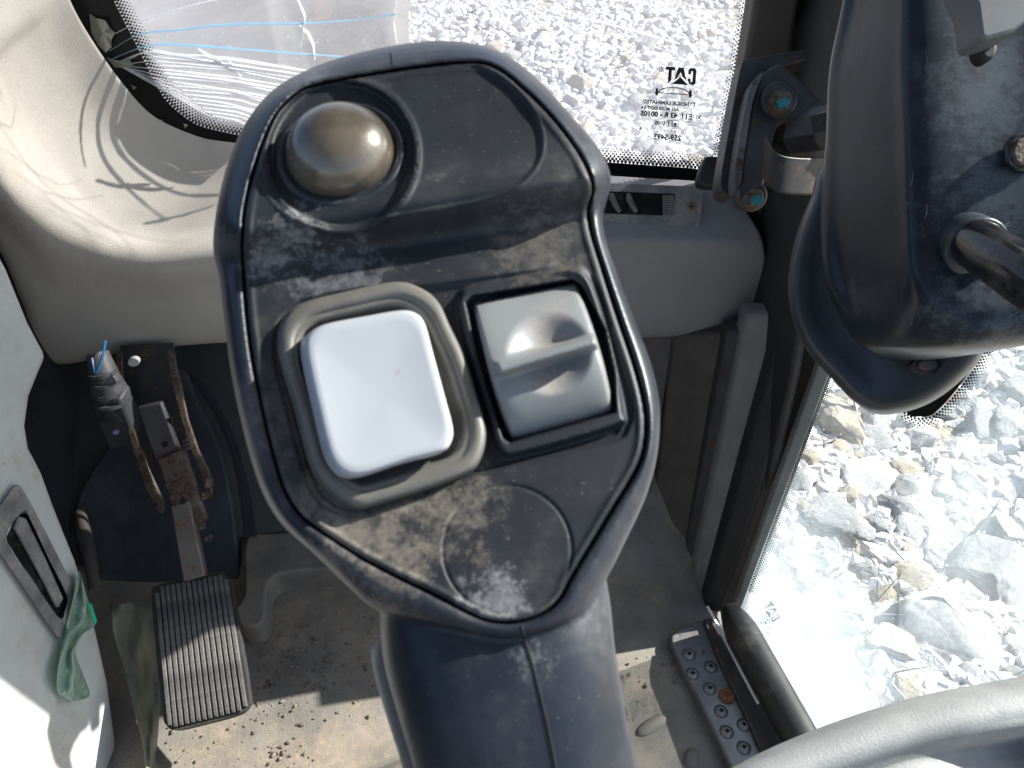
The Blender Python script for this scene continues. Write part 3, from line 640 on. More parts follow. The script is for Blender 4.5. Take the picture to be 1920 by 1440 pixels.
# arm from the pad up to the bracket
def quadbar(name, a, b, wa, wb, th, mt, nrm, par, bev=.002):
    a, b = Vector(a), Vector(b); d_ = (b - a).normalized(); s_ = d_.cross(nrm).normalized(); nn = s_.cross(d_)
    pts = [a - s_ * wa, a + s_ * wa, b + s_ * wb, b - s_ * wb]
    v, f = prism(pts, nn * th); return obj(name, v, f, mt, par, bevel=bev, seg=2)
arm0 = PY(372, 1085, .545); arm1 = PY(352, 975, .60); arm2 = PY(330, 890, .64); arm3 = PY(292, 740, .70); arm4 = PY(262, 670, .735)
vw = Vector((0, -.7, .7))
quadbar('arm', arm0, PY(345, 945, .615), .013, .0115, .012, M['steel'], vw, ped)
sl = quadbar('sleeve', PY(360, 985, .590), PY(318, 850, .66), .0185, .018, -.010, M['rusty'], vw, ped, .004)
obj('sleeve_hole', *prism([PY(342 + 6 * math.cos(a), 940 + 6 * math.sin(a), .603) for a in np.linspace(0, 2 * math.pi, 13)[:-1]], (0, .002, 0)), M['seam'], sl)
sh = quadbar('shank', PY(322, 860, .668), PY(284, 755, .70), .0165, .0155, .010, M['darksteel'], vw, ped, .003)
obj('shank_hole', *prism([PY(309 + 7 * math.cos(a), 833 + 6 * math.sin(a), .662) for a in np.linspace(0, 2 * math.pi, 13)[:-1]], (0, .002, 0)), M['seam'], sh)
obj('shank_window', *prism([PY(x, y, .684) for x, y in [(284, 792), (322, 784), (324, 808), (288, 812)]], (0, .002, 0)), M['seam'], sh)
def side_plate(name, pl, Y0, Y1, mt, w=.005):
    pts = [];  n = len(pl)
    ys = [p[1] for p in pl]; lo_, hi_ = min(ys), max(ys)
    V = [PY(x, y, Y1 + (Y0 - Y1) * (1 - (y - lo_) / (hi_ - lo_))) for x, y in pl]
    v, f = prism(V, (.0, w * 1.2, w * .5)); return obj(name, v, f, mt, ped, bevel=.001)
side_plate('bracket_side', [(216, 672), (228, 668), (232, 740), (252, 810), (278, 885), (308, 950), (306, 965), (296, 960), (274, 920), (248, 840), (222, 750)], .76, .64, M['rusty'])
side_plate('bracket_side', [(314, 662), (324, 668), (340, 730), (352, 790), (372, 850), (392, 890), (398, 928), (396, 938), (384, 925), (376, 890), (360, 850), (340, 790), (322, 720)], .76, .64, M['rusty'])
side_plate('bracket_back', [(225, 650), (325, 645), (345, 760), (350, 850), (290, 900), (250, 800)], .80, .72, M['darksteel'], .002)
for (x, y, r_) in [(392, 905, .006), (384, 930, .005), (378, 985, .005), (390, 1010, .005)]:
    c = PY(x, y, .62); rings = []
    V_, F_ = [], []
    bm = bmesh.new(); bmesh.ops.create_icosphere(bm, subdivisions=2, radius=r_)
    for vv in bm.verts: vv.co = c + vv.co * random.uniform(.7, 1.3)
    V_ = [vv.co.copy() for vv in bm.verts]; F_ = [tuple(q.index for q in fc.verts) for fc in bm.faces]; bm.free()
    obj('rust_lump', V_, F_, M['rusty'], ped)
obj('pivot_cap', *prism([PY(250 + 11 * math.cos(a), 680 + 8 * math.sin(a), .722) for a in np.linspace(0, 2 * math.pi, 21)[:-1]], (0, .006, 0)), M['whitecap'], ped, bevel=.001)
for k in range(3):
    obj('return_spring', *tube([PY(344, 828 + k * 8, .67), PY(351, 824 + k * 8, .664), PY(358, 825 + k * 8, .67)], .0016, 8), M['steel'], ped)

# sensor box and wires under the panel
t = thing('pedal_switch_box', 'dark grey switch box with a cable boot behind the pedal bracket', 'switch', PY(215, 800, .72))
v, f = prism([PY(x, y, .70) for x, y in [(172, 760), (225, 748), (246, 800), (248, 838), (204, 846), (190, 815)]], (0, .03, 0)); obj('switch_body', v, f, M['connector'], t, bevel=.004)
v, f = tube([PY(218, 775, .715), PY(205, 730, .72), PY(192, 690, .73), PY(182, 662, .74)], .018, 14, [.022, .021, .015, .013]); obj('cable_boot', v, f, M['connector'], t)
for q in range(4): obj('boot_ring', *tube([PY(212 - q * 6, 755 - q * 18, .714 + q * .004), PY(210 - q * 6, 749 - q * 18, .715 + q * .004)], .023 - q * .002, 14), M['connector'], t)
obj('indicator_dot', *prism([PY(217 + 6 * math.cos(a), 811 + 4 * math.sin(a), .698) for a in np.linspace(0, 2 * math.pi, 13)[:-1]], (0, .002, 0)), mat('lilac_dot', (.35, .30, .6), .4), t)
o = obj('blue_wire', *tube(catmull([PY(198, 640, .74), PY(192, 668, .715), PY(181, 700, .70), PY(176, 690, .705), PY(172, 672, .715)], 5), .0016, 8), M['wireblue']); tag(o, 'thin blue wire hanging beside the cable boot under the trim', 'wire')
# hose post seen at left of the footwell
o = obj('footwell_strut', *tube([PY(150, 960, .66), PY(168, 1030, .60), PY(178, 1110, .53)], .007, 10), M['browngrey']); tag(o, 'slim brown strut in the footwell between wall and sound mat', 'strut')

# dirt on the floor
bm = bmesh.new(); bmesh.ops.create_icosphere(bm, subdivisions=1, radius=1); IV = np.array([v.co[:] for v in bm.verts]); IF = [tuple(v.index for v in f.verts) for f in bm.faces]; bm.free()
def crumbs(n, gen, name, mt, lab, flat=.7, origin=None):
    V, Fc = [], []
    for _ in range(n):
        x, y, z, r = gen(); P = IV * np.random.uniform(.55, 1.3, (len(IV), 1)) * r; P[:, 2] *= flat
        a = random.random() * 6.28; ca, sa = math.cos(a), math.sin(a)
        P = np.stack([P[:, 0] * ca - P[:, 1] * sa, P[:, 0] * sa + P[:, 1] * ca, P[:, 2]], 1) + np.array([x, y, z])
        b = len(V); V += [tuple(p) for p in P]; Fc += [tuple(i + b for i in f) for f in IF]
    o = obj(name, V, Fc, mt, smooth=False); o['kind'] = 'stuff'; o['label'] = lab; o['category'] = 'dirt'; return o
clusters = [(545, 1225, 40), (590, 1270, 35), (540, 1290, 45), (535, 1420, 25), (380, 1400, 60), (610, 1200, 70), (650, 1300, 70), (500, 1340, 50), (690, 1210, 60), (1250, 1250, 60)]
def g():
    cx, cy, s_ = random.choice(clusters); p = PZ(random.gauss(cx, s_), random.gauss(cy, s_ * .6), 0)
    r = .0006 + .0028 * random.random() ** 6
    return p.x, p.y, floor_z(p.x, p.y) + .006 + r * .4, r
crumbs(900, g, 'dirt_crumbs', M['dirt'], 'dry brown dirt crumbs scattered over the grey floor')

# ---------------------------------------------------------------- hinge bracket
hg = thing('door_hinge', 'dark rusty hinge bracket with two teal marked bolts beside the monitor', 'hinge', PD(1440, 240, .72))
def hz(pl, d, th, name, mt, bev=.003, par=None):
    v, f = prism([PD(x, y, d) for x, y in pl], ray(960, 720) * th); return obj(name, v, f, mt, par or hg, bevel=bev, seg=3)
hz(catmull([(1388, 130), (1400, 112), (1430, 106), (1500, 94), (1522, 101), (1512, 112), (1470, 122), (1440, 130), (1420, 160), (1398, 250), (1380, 345), (1376, 366), (1358, 362), (1351, 340), (1362, 270)], 3, True), .705, .03, 'back_plate', M['darksteel'])
hz(catmull([(1418, 160), (1430, 138), (1458, 120), (1480, 128), (1510, 158), (1548, 196), (1550, 215), (1500, 225), (1460, 235), (1445, 290), (1432, 350), (1430, 378), (1410, 388), (1392, 380), (1385, 356), (1400, 250)], 3, True), .69, .02, 'hinge_leaf', M['darksteel'])
hz(catmull([(1406, 165), (1418, 145), (1430, 138), (1412, 190), (1396, 290), (1388, 350), (1384, 360), (1376, 340), (1388, 250)], 3, True), .683, .02, 'leaf_edge', mat('grey_worn_steel', (.11, .11, .12), .5, metal=.3, rust=(.1, .06, .04), ramt=.3), .002)
for (x, y, r_) in [(1462, 184, 34), (1412, 366, 28)]:
    w_ = hz([(x + r_ * math.cos(a), y + r_ * math.sin(a)) for a in np.linspace(0, 2 * math.pi, 25)[:-1]], .681, .01, 'washer', M['darksteel'], .002)
    b_ = hz([(x + 5 + r_ * .68 * math.cos(a), y + 4 + r_ * .68 * math.sin(a)) for a in np.linspace(.3, 2 * math.pi + .3, 7)[:-1]], .668, .014, 'bolt', M['rusty'], .002, w_)
    tm_ = [(x - 9, y + 2), (x - 2, y - 3), (x + 14, y - 5), (x + 17, y + 3), (x + 12, y + 13), (x - 4, y + 15)]
    hz([(a + 3, b + 4) for a, b in tm_], .6665, .001, 'paint_mark', M['teal'], 0, b_)
# strap: folded steel strip
path = [(1436, 250, .66), (1440, 262, .645), (1456, 285, .635), (1482, 294, .635), (1530, 296, .645), (1572, 290, .66)]
rings = []
for x, y, d in catmull(path, 4): 
    a, b = PD(x, y, d), PD(x - 8, y + 68, d + .01); n_ = (ray(960, 720)).normalized() * .004
    rings.append([a, b, b + n_, a + n_])
M['hingesteel'] = mat('hinge_black_steel', (0.016, 0.016, 0.019), .5, rust=(.07, .04, .025), ramt=.3, rscale=80, dust=(.1, .09, .08), damt=.4, dscale=40)
obj('hinge_strap', *loft(rings), M['hingesteel'], hg, bevel=.001)
obj('hinge_knuckle', *tube([PD(1500, 262, .685), PD(1535, 248, .665), PD(1630, 215, .65)], .022, 8, [.020, .021, .018]), M['hingesteel'], hg, sharp=30)
hz([(1440, 262), (1460, 230), (1540, 195), (1570, 215), (1575, 288), (1480, 290)], .70, .02, 'pin_recess', M['seam'])
hz(catmull([(1320, 300), (1328, 292), (1348, 294), (1362, 300), (1358, 345), (1310, 344)], 3, True), .86, .02, 'foam_block', M['rubber'])

# ---------------------------------------------------------------- monitor housing
mon = thing('monitor_housing', 'large scratched black plastic monitor housing at the right', 'monitor', PD(1760, 400, .42))
rows = []
for y, xs in [(-120, [(1640, .50), (1600, .455), (1625, .445), (1680, .408), (1730, .396), (1900, .40), (2100, .39)]),
              (0, [(1640, .50), (1588, .46), (1615, .445), (1680, .408), (1730, .396), (1900, .398), (2100, .388)]),
              (130, [(1620, .51), (1563, .47), (1590, .45), (1676, .409), (1725, .396), (1900, .393), (2100, .383)]),
              (260, [(1610, .51), (1556, .47), (1585, .448), (1680, .406), (1728, .392), (1900, .387), (2100, .377)]),
              (400, [(1600, .50), (1545, .465), (1585, .443), (1684, .401), (1732, .388), (1900, .382), (2100, .372)]),
              (530, [(1610, .495), (1556, .455), (1600, .438), (1690, .398), (1740, .384), (1900, .378), (2100, .368)]),
              (620, [(1640, .49), (1598, .45), (1630, .425), (1700, .398), (1800, .382), (1900, .376), (2100, .366)]),
              (652, [(1665, .485), (1632, .45), (1655, .43), (1715, .405), (1805, .388), (1900, .382), (2100, .372)]),
              (668, [(1690, .49), (1662, .465), (1685, .45), (1735, .43), (1815, .41), (1900, .40), (2100, .39)]),
              (664, [(1700, .52), (1690, .50), (1705, .49), (1745, .47), (1815, .45), (1900, .44), (2100, .43)])]:
    dy = lambda x: -max(0, x - 1760) * .17 if y > 560 else 0
    rows.append([PD(x, y + dy(x), d) for x, d in xs])
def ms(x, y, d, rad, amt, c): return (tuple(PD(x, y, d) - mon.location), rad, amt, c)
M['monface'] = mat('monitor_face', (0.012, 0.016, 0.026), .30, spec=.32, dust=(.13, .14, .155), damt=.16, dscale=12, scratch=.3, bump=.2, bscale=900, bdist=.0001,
    spots=[ms(1870, 180, .39, .06, .4, (.13, .16, .18)), ms(1860, 380, .385, .05, .35, (.13, .16, .17)), ms(1850, 560, .38, .045, .35, (.2, .22, .23)), ms(1640, 80, .44, .035, .2, (.14, .14, .17)), ms(1620, 560, .44, .03, .15, (.12, .14, .13))])  # pale spots on the right paint a sky reflection into the plastic
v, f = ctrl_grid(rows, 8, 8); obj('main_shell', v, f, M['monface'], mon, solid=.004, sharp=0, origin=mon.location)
mb = BVHTree.FromPolygons([tuple(p) for p in v], f)
def mhit(x, y):
    q = ray(x, y).normalized(); h = mb.ray_cast(CAM, q); return (h[0] - q * .0023) if h[0] is not None else None
SV, SF = [], []
rs = random.Random(11)
for k in range(46):
    if k < 30: x, y = rs.uniform(1590, 1915), rs.uniform(60, 640); an = rs.gauss(1.2, .5); L_ = rs.uniform(8, 40); wd = rs.uniform(.5, 1.1)
    else: x, y = rs.uniform(1780, 1915), rs.uniform(130, 640); an = rs.gauss(-.35, .25); L_ = rs.uniform(20, 70); wd = rs.uniform(.5, 1.0)
    pts = [(x + math.cos(an) * L_ * q + math.sin(q * 3) * L_ * .08, y + math.sin(an) * L_ * q) for q in (0, .25, .5, .75, 1)]
    hs_ = [(mhit(a, b), mhit(a + wd, b + wd * .6)) for a, b in pts]
    if any(p is None or q is None for p, q in hs_): continue
    b0_ = len(SV)
    for p, q in hs_: SV += [p, q]
    SF += [(b0_ + 2 * i, b0_ + 2 * i + 1, b0_ + 2 * i + 3, b0_ + 2 * i + 2) for i in range(4)]
o = obj('surface_scratches', SV, SF, mat('scratched_plastic', (.20, .21, .23), .6), mon, smooth=False); o['kind'] = 'stuff'
rings = []
back = catmull([(1548, 300), (1520, 370), (1490, 450), (1478, 530), (1486, 600), (1515, 660), (1562, 712), (1600, 752), (1640, 776), (1690, 774), (1745, 755), (1800, 715), (1845, 660), (1860, 560), (1800, 350), (1650, 260)], 6, True)
cb = np.array([1680, 520.])
for k, (s_, d) in enumerate([(.80, .475), (.90, .470), (.96, .475), (.99, .49), (1.0, .515), (.985, .54)]):
    rings.append([PD(*(cb + (p - cb) * s_), d - (p[0] - 1680) * .00021) for p in back])
obj('rear_cover', *loft(rings), M['monitor'], mon, sharp=0)
def disc(name, x, y, rx, ry, d, th, mt, par, bev=.001, n=28): return obj(name, *prism([PD(x + rx * math.cos(a), y + ry * math.sin(a), d) for a in np.linspace(0, 2 * math.pi, n + 1)[:-1]], ray(960, 720) * th), mt, par, bevel=bev, seg=2)
s_ = disc('screw_socket', 1738, 686, 32, 17, .4545, .004, M['rubber'], mon)
disc('screw_head', 1742, 684, 19, 11, .4525, .004, M['darksteel'], s_)
disc('screw_ring', 1920, 284, 33, 38, .3795, .004, M['bar'], mon, .0015)
disc('screw_bolt', 1922, 284, 22, 27, .3765, .005, M['rusty'], mon)
# black glossy tube leaving to the right
t = thing('grab_tube', 'glossy black tube sticking out of the monitor housing at the right', 'tube', PD(1800, 470, .37))
obj('tube_body', *tube([PD(1822, 452, .378), PD(1880, 490, .352), PD(1960, 545, .33), PD(2060, 610, .31)], .0120, 28), M['bar'], t)
obj('tube_collar', *tube([PD(1806, 452, .388), PD(1834, 466, .374)], .0150, 28), M['monitor'], t, bevel=.001)
# lever above it
t = thing('top_lever', 'grey wedge shaped lever above the monitor housing', 'lever', PD(1880, 30, .36))
obj('lever_body', *prism([PD(x, y, .352) for x, y in [(1800, -60), (1832, 8), (1840, 68), (1852, 74), (1905, 58), (1960, 10), (1960, -60)]], ray(960, 720) * .02), M['greyknob'], t, bevel=.004, seg=3)
obj('lever_tab', *prism([PD(x, y, .37) for x, y in catmull([(1838, 72), (1866, 70), (1872, 92), (1864, 108), (1850, 112), (1838, 98)], 3, True)], ray(960, 720) * .01), M['rubber'], t, bevel=.002)

# ---------------------------------------------------------------- console bottom right
con = thing('armrest_console', 'rough grey plastic console edge in the lower right corner', 'console', PD(1750, 1450, .38))
rows = []
edge = [(1290, 1500), (1370, 1452), (1470, 1402), (1600, 1352), (1740, 1311), (1920, 1276), (2100, 1240)]
for k, (dy, zz) in enumerate([(14, -.05), (1, -.012), (10, .0), (30, .004), (62, .003), (84, -.004), (110, -.008), (180, -.008), (360, -.008)]):
    r = []
    for (x, y) in edge:
        z0 = PD(x, y, .405).z
        hol = .035 * math.exp(-((x - 1950) / 130) ** 2) if dy > 90 else 0
        zc = .607 + zz - hol
        r.append(PZ(x + dy * .12, y + dy, zc))
    rows.append(r)
v, f = ctrl_grid(rows, 8, 8); obj('console_top', v, f, M['console'], con, solid=.004, sharp=0)

# ---------------------------------------------------------------- joystick
D0 = .16; TAU = R_(22); PC = (830, 640); SPX = D0 / F_PX
b0 = (720 - PC[1]) / F_PX; K0 = D0 * (b0 * math.sin(TAU) - math.cos(TAU))
def fd(py): return K0 / (((720 - py) / F_PX) * math.sin(TAU) - math.cos(TAU))
def FP(px, py, h=0.0): return PD(px, py, fd(py) - h * SPX)
joy = thing('joystick', 'dusty black control joystick with dome, white and grey switches', 'joystick', FP(1010, 1430, -150))
groove = catmull([(737, 131), (820, 120), (894, 116), (938, 130), (982, 165), (1034, 217), (1082, 279), (1109, 332), (1113, 362), (1105, 392), (1109, 432), (1126, 489), (1144, 546), (1165, 610), (1192, 690), (1210, 765), (1211, 825), (1196, 878), (1150, 955), (1105, 1030), (1072, 1085), (1050, 1125), (1012, 1156), (960, 1169), (912, 1164), (870, 1146), (800, 1110), (700, 1060), (620, 1010), (568, 972), (535, 925), (510, 850), (490, 765), (472, 672), (461, 585), (455, 498), (453, 454), (459, 384), (479, 305), (505, 235), (531, 196), (575, 163), (655, 145)], 4, True)
silh = catmull([(740, 85), (820, 76), (900, 84), (960, 110), (1012, 152), (1070, 215), (1120, 275), (1143, 320), (1144, 356), (1131, 400), (1136, 450), (1160, 520), (1190, 600), (1220, 680), (1237, 760), (1233, 850), (1212, 930), (1180, 1000), (1150, 1062), (1122, 1110), (1085, 1160), (1015, 1196), (940, 1206), (858, 1190), (775, 1168), (700, 1140), (650, 1098), (590, 1040), (530, 985), (495, 930), (470, 860), (445, 760), (430, 680), (418, 580), (411, 520), (401, 480), (400, 440), (408, 380), (425, 310), (455, 240), (490, 190), (530, 155), (590, 125), (660, 102)], 4, True)
def vv_(X, Y): return Y + .155 * (X - 800)
def hbase(X, Y):
    v_ = vv_(X, Y)
    pl = 92 * (1 - sstep(372, 462, v_)) + 6 * np.exp(-((v_ - 350) / 30) ** 2)
    return pl + 10 * sstep(900, 1150, v_) * 0
oval = catmull([(560, 185), (600, 160), (700, 136), (860, 121), (925, 137), (985, 188), (1013, 245), (1011, 295), (982, 336), (940, 360), (880, 377), (760, 398), (680, 412), (600, 420), (540, 400), (500, 350), (505, 270)], 4, True)
frame1 = catmull([(794, 536), (900, 522), (1027, 505), (1081, 502), (1117, 529), (1139, 592), (1170, 704), (1186, 767), (1179, 802), (1152, 829), (1020, 862), (893, 896), (800, 926), (713, 957), (651, 970), (593, 941), (566, 883), (548, 816), (525, 731), (512, 673), (512, 628), (534, 587), (579, 560), (680, 540)], 4, True)
fr2 = np.array([830., 735.]) + (np.array(frame1) - np.array([830., 735.])) * .955
lip = catmull([(862, 570), (868, 550), (890, 541), (980, 524), (1072, 505), (1096, 515), (1110, 545), (1128, 600), (1152, 700), (1166, 775), (1158, 794), (1060, 825), (965, 850), (945, 848), (932, 825), (915, 770), (890, 690), (872, 620)], 4, True)
hole = [(874, 568), (884, 556), (1074, 524), (1090, 535), (1112, 575), (1135, 620), (1152, 700), (1154, 772), (1100, 788), (955, 830), (944, 822), (925, 760), (895, 660)]
sur = catmull([(525, 650), (530, 605), (566, 570), (651, 547), (740, 529), (785, 538), (821, 565), (843, 610), (870, 668), (893, 740), (911, 811), (899, 862), (870, 888), (803, 914), (714, 941), (669, 950), (624, 923), (597, 892), (579, 852), (557, 767), (534, 695)], 4, True)
wb = catmull([(572, 648), (579, 626), (611, 607), (687, 592), (752, 581), (780, 586), (797, 605), (812, 659), (834, 740), (850, 802), (847, 829), (830, 847), (758, 866), (687, 889), (651, 891), (626, 872), (611, 834), (593, 758), (579, 695)], 4, True)
def face_h(X, Y):
    h = hbase(X, Y)
    r = np.hypot(X - 640, (Y - 290)); th = np.arctan2(Y - 290, X - 640)
    h = h - 26 * sstep(142, 130, r) * 1.0 + 5 * np.exp(-((r - 146) / 5) ** 2)
    so = sdpoly(X, Y, oval); h = h - 7 * sstep(3, -3, so) * (r > 142) + 2.5 * np.exp(-((so - 4) / 3.) ** 2)
    s1 = sdpoly(X, Y, frame1); s2 = sdpoly(X, Y, fr2)
    h = h - 7 * sstep(3, -4, s1) - 7 * sstep(3, -4, s2)
    sl_ = sdpoly(X, Y, lip); h = h + 26 * sstep(10, -4, sl_)
    sh_ = sdpoly(X, Y, hole); h = h - 85 * sstep(2, -4, sh_)
    rc = np.hypot(X - 951, Y - 1031); h = h - 2.6 * np.exp(-((rc - 121) / 3.0) ** 2) - .8 * sstep(124, 118, rc)
    sg_ = sdpoly(X, Y, groove); h = h - 45 * sstep(-5, 0, sg_) + 4 * np.exp(-((sg_ + 13) / 6) ** 2)
    return h, sg_
step = 3.0
xs = np.arange(448, 1218, step); ys = np.arange(110, 1176, step)
X, Y = np.meshgrid(xs, ys); H, SG = face_h(X, Y)
D = K0 / (((720 - Y) / F_PX) * math.sin(TAU) - math.cos(TAU)) - H * SPX
a_ = (X - 960) / F_PX; v_ = (720 - Y) / F_PX
W3 = np.stack([a_ * D, (cp + v_ * sp) * D, .9 + (-sp + v_ * cp) * D], -1).reshape(-1, 3)
ok = (SG < 1.5); idx = -np.ones(X.shape, int); idx[ok] = np.arange(ok.sum())
Q = ok[:-1, :-1] & ok[1:, :-1] & ok[:-1, 1:] & ok[1:, 1:]
ii, jj = np.nonzero(Q)
faces = np.stack([idx[ii, jj], idx[ii, jj + 1], idx[ii + 1, jj + 1], idx[ii + 1, jj]], 1)
def spt(px, py, rad, amt, c, h=0): q = FP(px, py, h) - joy.location; return (tuple(q), rad * SPX, amt * .72, c)
tan_ = (.30, .255, .20); pale = (.34, .33, .34)
M['face'] = mat('face_plastic', (0.018, 0.020, 0.026), .48, spec=.28, dust=(.24, .215, .19), damt=.40, dscale=26, dsharp=(.42, .72), bump=.25, bscale=1500, bdist=.0001,
    spots=[spt(690, 1010, 190, .75, tan_), spt(840, 950, 150, .6, tan_), spt(560, 960, 130, .5, tan_), spt(925, 1130, 95, .75, pale), spt(500, 480, 95, .7, pale, 10), spt(640, 540, 150, .5, pale), spt(560, 430, 80, .7, pale, 60), spt(500, 800, 170, .45, (.2, .16, .15)), spt(1000, 470, 150, .4, tan_)])
obj('face_plate', W3[ok.reshape(-1)], faces.tolist(), M['face'], joy, sharp=0, origin=joy.location)

# outer shell + grip, fused into one skin
NR = 260; cen = np.array([830., 650.])
def by_angle(poly, n):
    P = np.array(resample(poly, 1600)) - cen; an = np.arctan2(P[:, 1], P[:, 0]); o_ = np.argsort(an); an, P = an[o_], P[o_]
    an = np.r_[an - 2 * np.pi, an, an + 2 * np.pi]; P = np.vstack([P, P, P]); t_ = np.linspace(-np.pi, np.pi, n + 1)[:-1]
    return np.stack([np.interp(t_, an, P[:, 0]), np.interp(t_, an, P[:, 1])], 1) + cen
G2 = by_angle(groove, NR); S2 = by_angle(silh, NR)
dirs = (S2 - G2) / np.linalg.norm(S2 - G2, axis=1, keepdims=True)
prof = [(-10, None, -70), (-.5, None, -45), (.5, None, -5), (5, None, 3)]
rings = []
def hS(P): return hbase(P[:, 0], P[:, 1])
for off, _, h in prof:
    P = G2 + dirs * off; hb = hS(G2); rings.append([FP(*p, hb_ + h) for p, hb_ in zip(P, hb)])
for fr_, h in ((.35, 4), (.6, -3), (.8, -16), (.92, -34), (.985, -60), (1.0, -95)):
    P = G2 + (S2 - G2) * fr_; hb = hS(G2) * (1 - fr_ * .3); rings.append([FP(*p, hb_ + h) for p, hb_ in zip(P, hb)])
for s_, h in ((.985, -150), (.93, -210), (.8, -290), (.55, -340), (.2, -355)):
    P = cen + (S2 - cen) * s_; hb = hS(S2) * .5; rings.append([FP(*p, hb_ + h) for p, hb_ in zip(P, hb)])
sv, sf = loft(rings)
secs = [(900, 930, -170, 190, 150), (915, 1030, -215, 200, 150), (925, 1110, -185, 212, 152), (934, 1190, -166, 216, 154), (950, 1270, -170, 209, 156), (969, 1350, -192, 203, 160), (987, 1440, -230, 200, 168), (1010, 1560, -320, 205, 175), (1035, 1700, -440, 215, 190)]
secs = catmull(secs, 5); cps = [FP(s[0], s[1], s[2]) for s in secs]; rings = []
for i, s in enumerate(secs):
    T = (cps[min(i + 1, len(cps) - 1)] - cps[max(i - 1, 0)]).normalized()
    N_ = Vector((0, math.cos(R_(20)) * -1, math.sin(R_(70)))); N_ = (N_ - T * N_.dot(T)).normalized(); S_ = T.cross(N_).normalized()
    if S_.x < 0: S_ = -S_
    dpt = (cps[i] - CAM).dot(ray(960, 720)); w_ = s[3] * dpt / F_PX; h_ = s[4] * SPX
    rg = []
    for k in range(72):
        a = 2 * math.pi * k / 72; c_, s2_ = math.cos(a), math.sin(a); e = .80
        ex = abs(c_) ** e * (1 if c_ > 0 else -1); ey = abs(s2_) ** .9 * (1 if s2_ > 0 else -1)
        rg.append(cps[i] + S_ * w_ * ex + N_ * h_ * ey)
    rings.append(rg)
gv, gf = loft(rings)
jv, jf = join([(sv, sf), (gv, gf)])
tmp = obj('tmp', jv, jf, None, smooth=True, sharp=0)
m_ = tmp.modifiers.new('r', 'REMESH'); m_.mode = 'VOXEL'; m_.voxel_size = .00042; m_.use_smooth_shade = True
m_ = tmp.modifiers.new('s', 'SMOOTH'); m_.factor = .5; m_.iterations = 5
dg = bpy.context.evaluated_depsgraph_get(); dg.update(); me = bpy.data.meshes.new_from_object(tmp.evaluated_get(dg))
n_ = len(me.vertices); co = np.empty(n_ * 3); me.vertices.foreach_get('co', co); co = co.reshape(-1, 3) + np.array(tmp.location)
jl = np.array(joy.location)
me.vertices.foreach_set('co', (co - jl).reshape(-1)); me.update(); me.materials.clear(); me.materials.append(mat('outer_plastic', (0.017, 0.020, 0.030), .38, spec=.35, dust=(.22, .20, .19), damt=.34, dscale=30, bump=.2, bscale=1500, bdist=.0001,
    spots=[spt(620, 1070, 110, .65, tan_), spt(720, 1120, 90, .4, tan_), spt(560, 150, 120, .4, pale, 60), spt(430, 800, 160, .4, (.2, .15, .15)), spt(1000, 1240, 60, .4, pale)]))
me.polygons.foreach_set('use_smooth', [True] * len(me.polygons))
bpy.data.objects.remove(tmp)
shell = bpy.data.objects.new('outer_shell', me); COL.objects.link(shell); shell.parent = joy
bvh = BVHTree.FromPolygons([tuple(c) for c in co], [tuple(p.vertices) for p in me.polygons])
def hit(px, py, lift=0.0):
    r = ray(px, py).normalized(); h = bvh.ray_cast(CAM, r); p = h[0] if h[0] is not None else PD(px, py, .2)
    return p - r * lift
seam = [hit(x, y, .0000) for x, y in catmull([(978, 1174), (984, 1200), (998, 1245), (1012, 1300), (1026, 1360), (1038, 1420), (1050, 1490), (1062, 1550)], 5)]
obj('grip_seam', *tube(seam, .00030, 8), M['seam'], joy)
seam = [hit(x, y, .0) for x, y in catmull([(733, 100), (735, 112), (737, 132)], 4)]
obj('moulding_nick', *tube(seam, .00022, 8), M['seam'], joy)
# pale rear half of the grip seen past its left edge
rings2 = []
for i, s in enumerate(secs):
    if i < 8: continue
    c = FP(s[0] - 26, s[1] + 14, s[2] - 90); T = (cps[min(i + 1, len(cps) - 1)] - cps[max(i - 1, 0)]).normalized()
    N_ = Vector((0, -.94, .94)); N_ = (N_ - T * N_.dot(T)).normalized(); S_ = T.cross(N_).normalized()
    dpt = (c - CAM).dot(ray(960, 720)); w_ = (s[3] - 4) * dpt / F_PX * (.9 if i < 14 else 1); h_ = 120 * SPX
    rings2.append([c + S_ * w_ * math.cos(a) + N_ * h_ * math.sin(a) for a in np.linspace(0, 2 * math.pi, 49)[:-1]])
obj('grip_rear', *loft(rings2), mat('rear_grip_plastic', (.10, .10, .11), .45, dust=(.3, .28, .25), damt=.4), joy, sharp=0)

# dome button
nrm = Vector((0, 0, 0)); Uc = Vector((0, sp, cp)); Fv = Vector((0, cp, -sp)); nrm = (-Fv * math.cos(TAU) + Uc * math.sin(TAU)).normalized()
Rv = Vector((1, 0, 0)); Uv = nrm.cross(Rv)
hd = 92 - 26 - 7
cD = FP(640, 292, hd)
def ringat(c, r, h, n=64): return [c + (Rv * math.cos(a) + Uv * math.sin(a)) * r * SPX + nrm * h * SPX for a in np.linspace(0, 2 * math.pi, n + 1)[:-1]]
rings = [ringat(cD, 106, 0)] + [ringat(cD, 106 * math.cos(a), 10 + 82 * math.sin(a)) for a in np.linspace(0, math.pi / 2 * .985, 22)]
obj('dome_button', *loft(rings), M['dome'], joy, sharp=0)
rings = [ringat(cD, 132, -6), ringat(cD, 130, 8), ringat(cD, 124, 15), ringat(cD, 116, 13), ringat(cD, 110, 4)]
obj('dome_collar', *loft(rings, cap=False), M['shell'], joy, sharp=0)
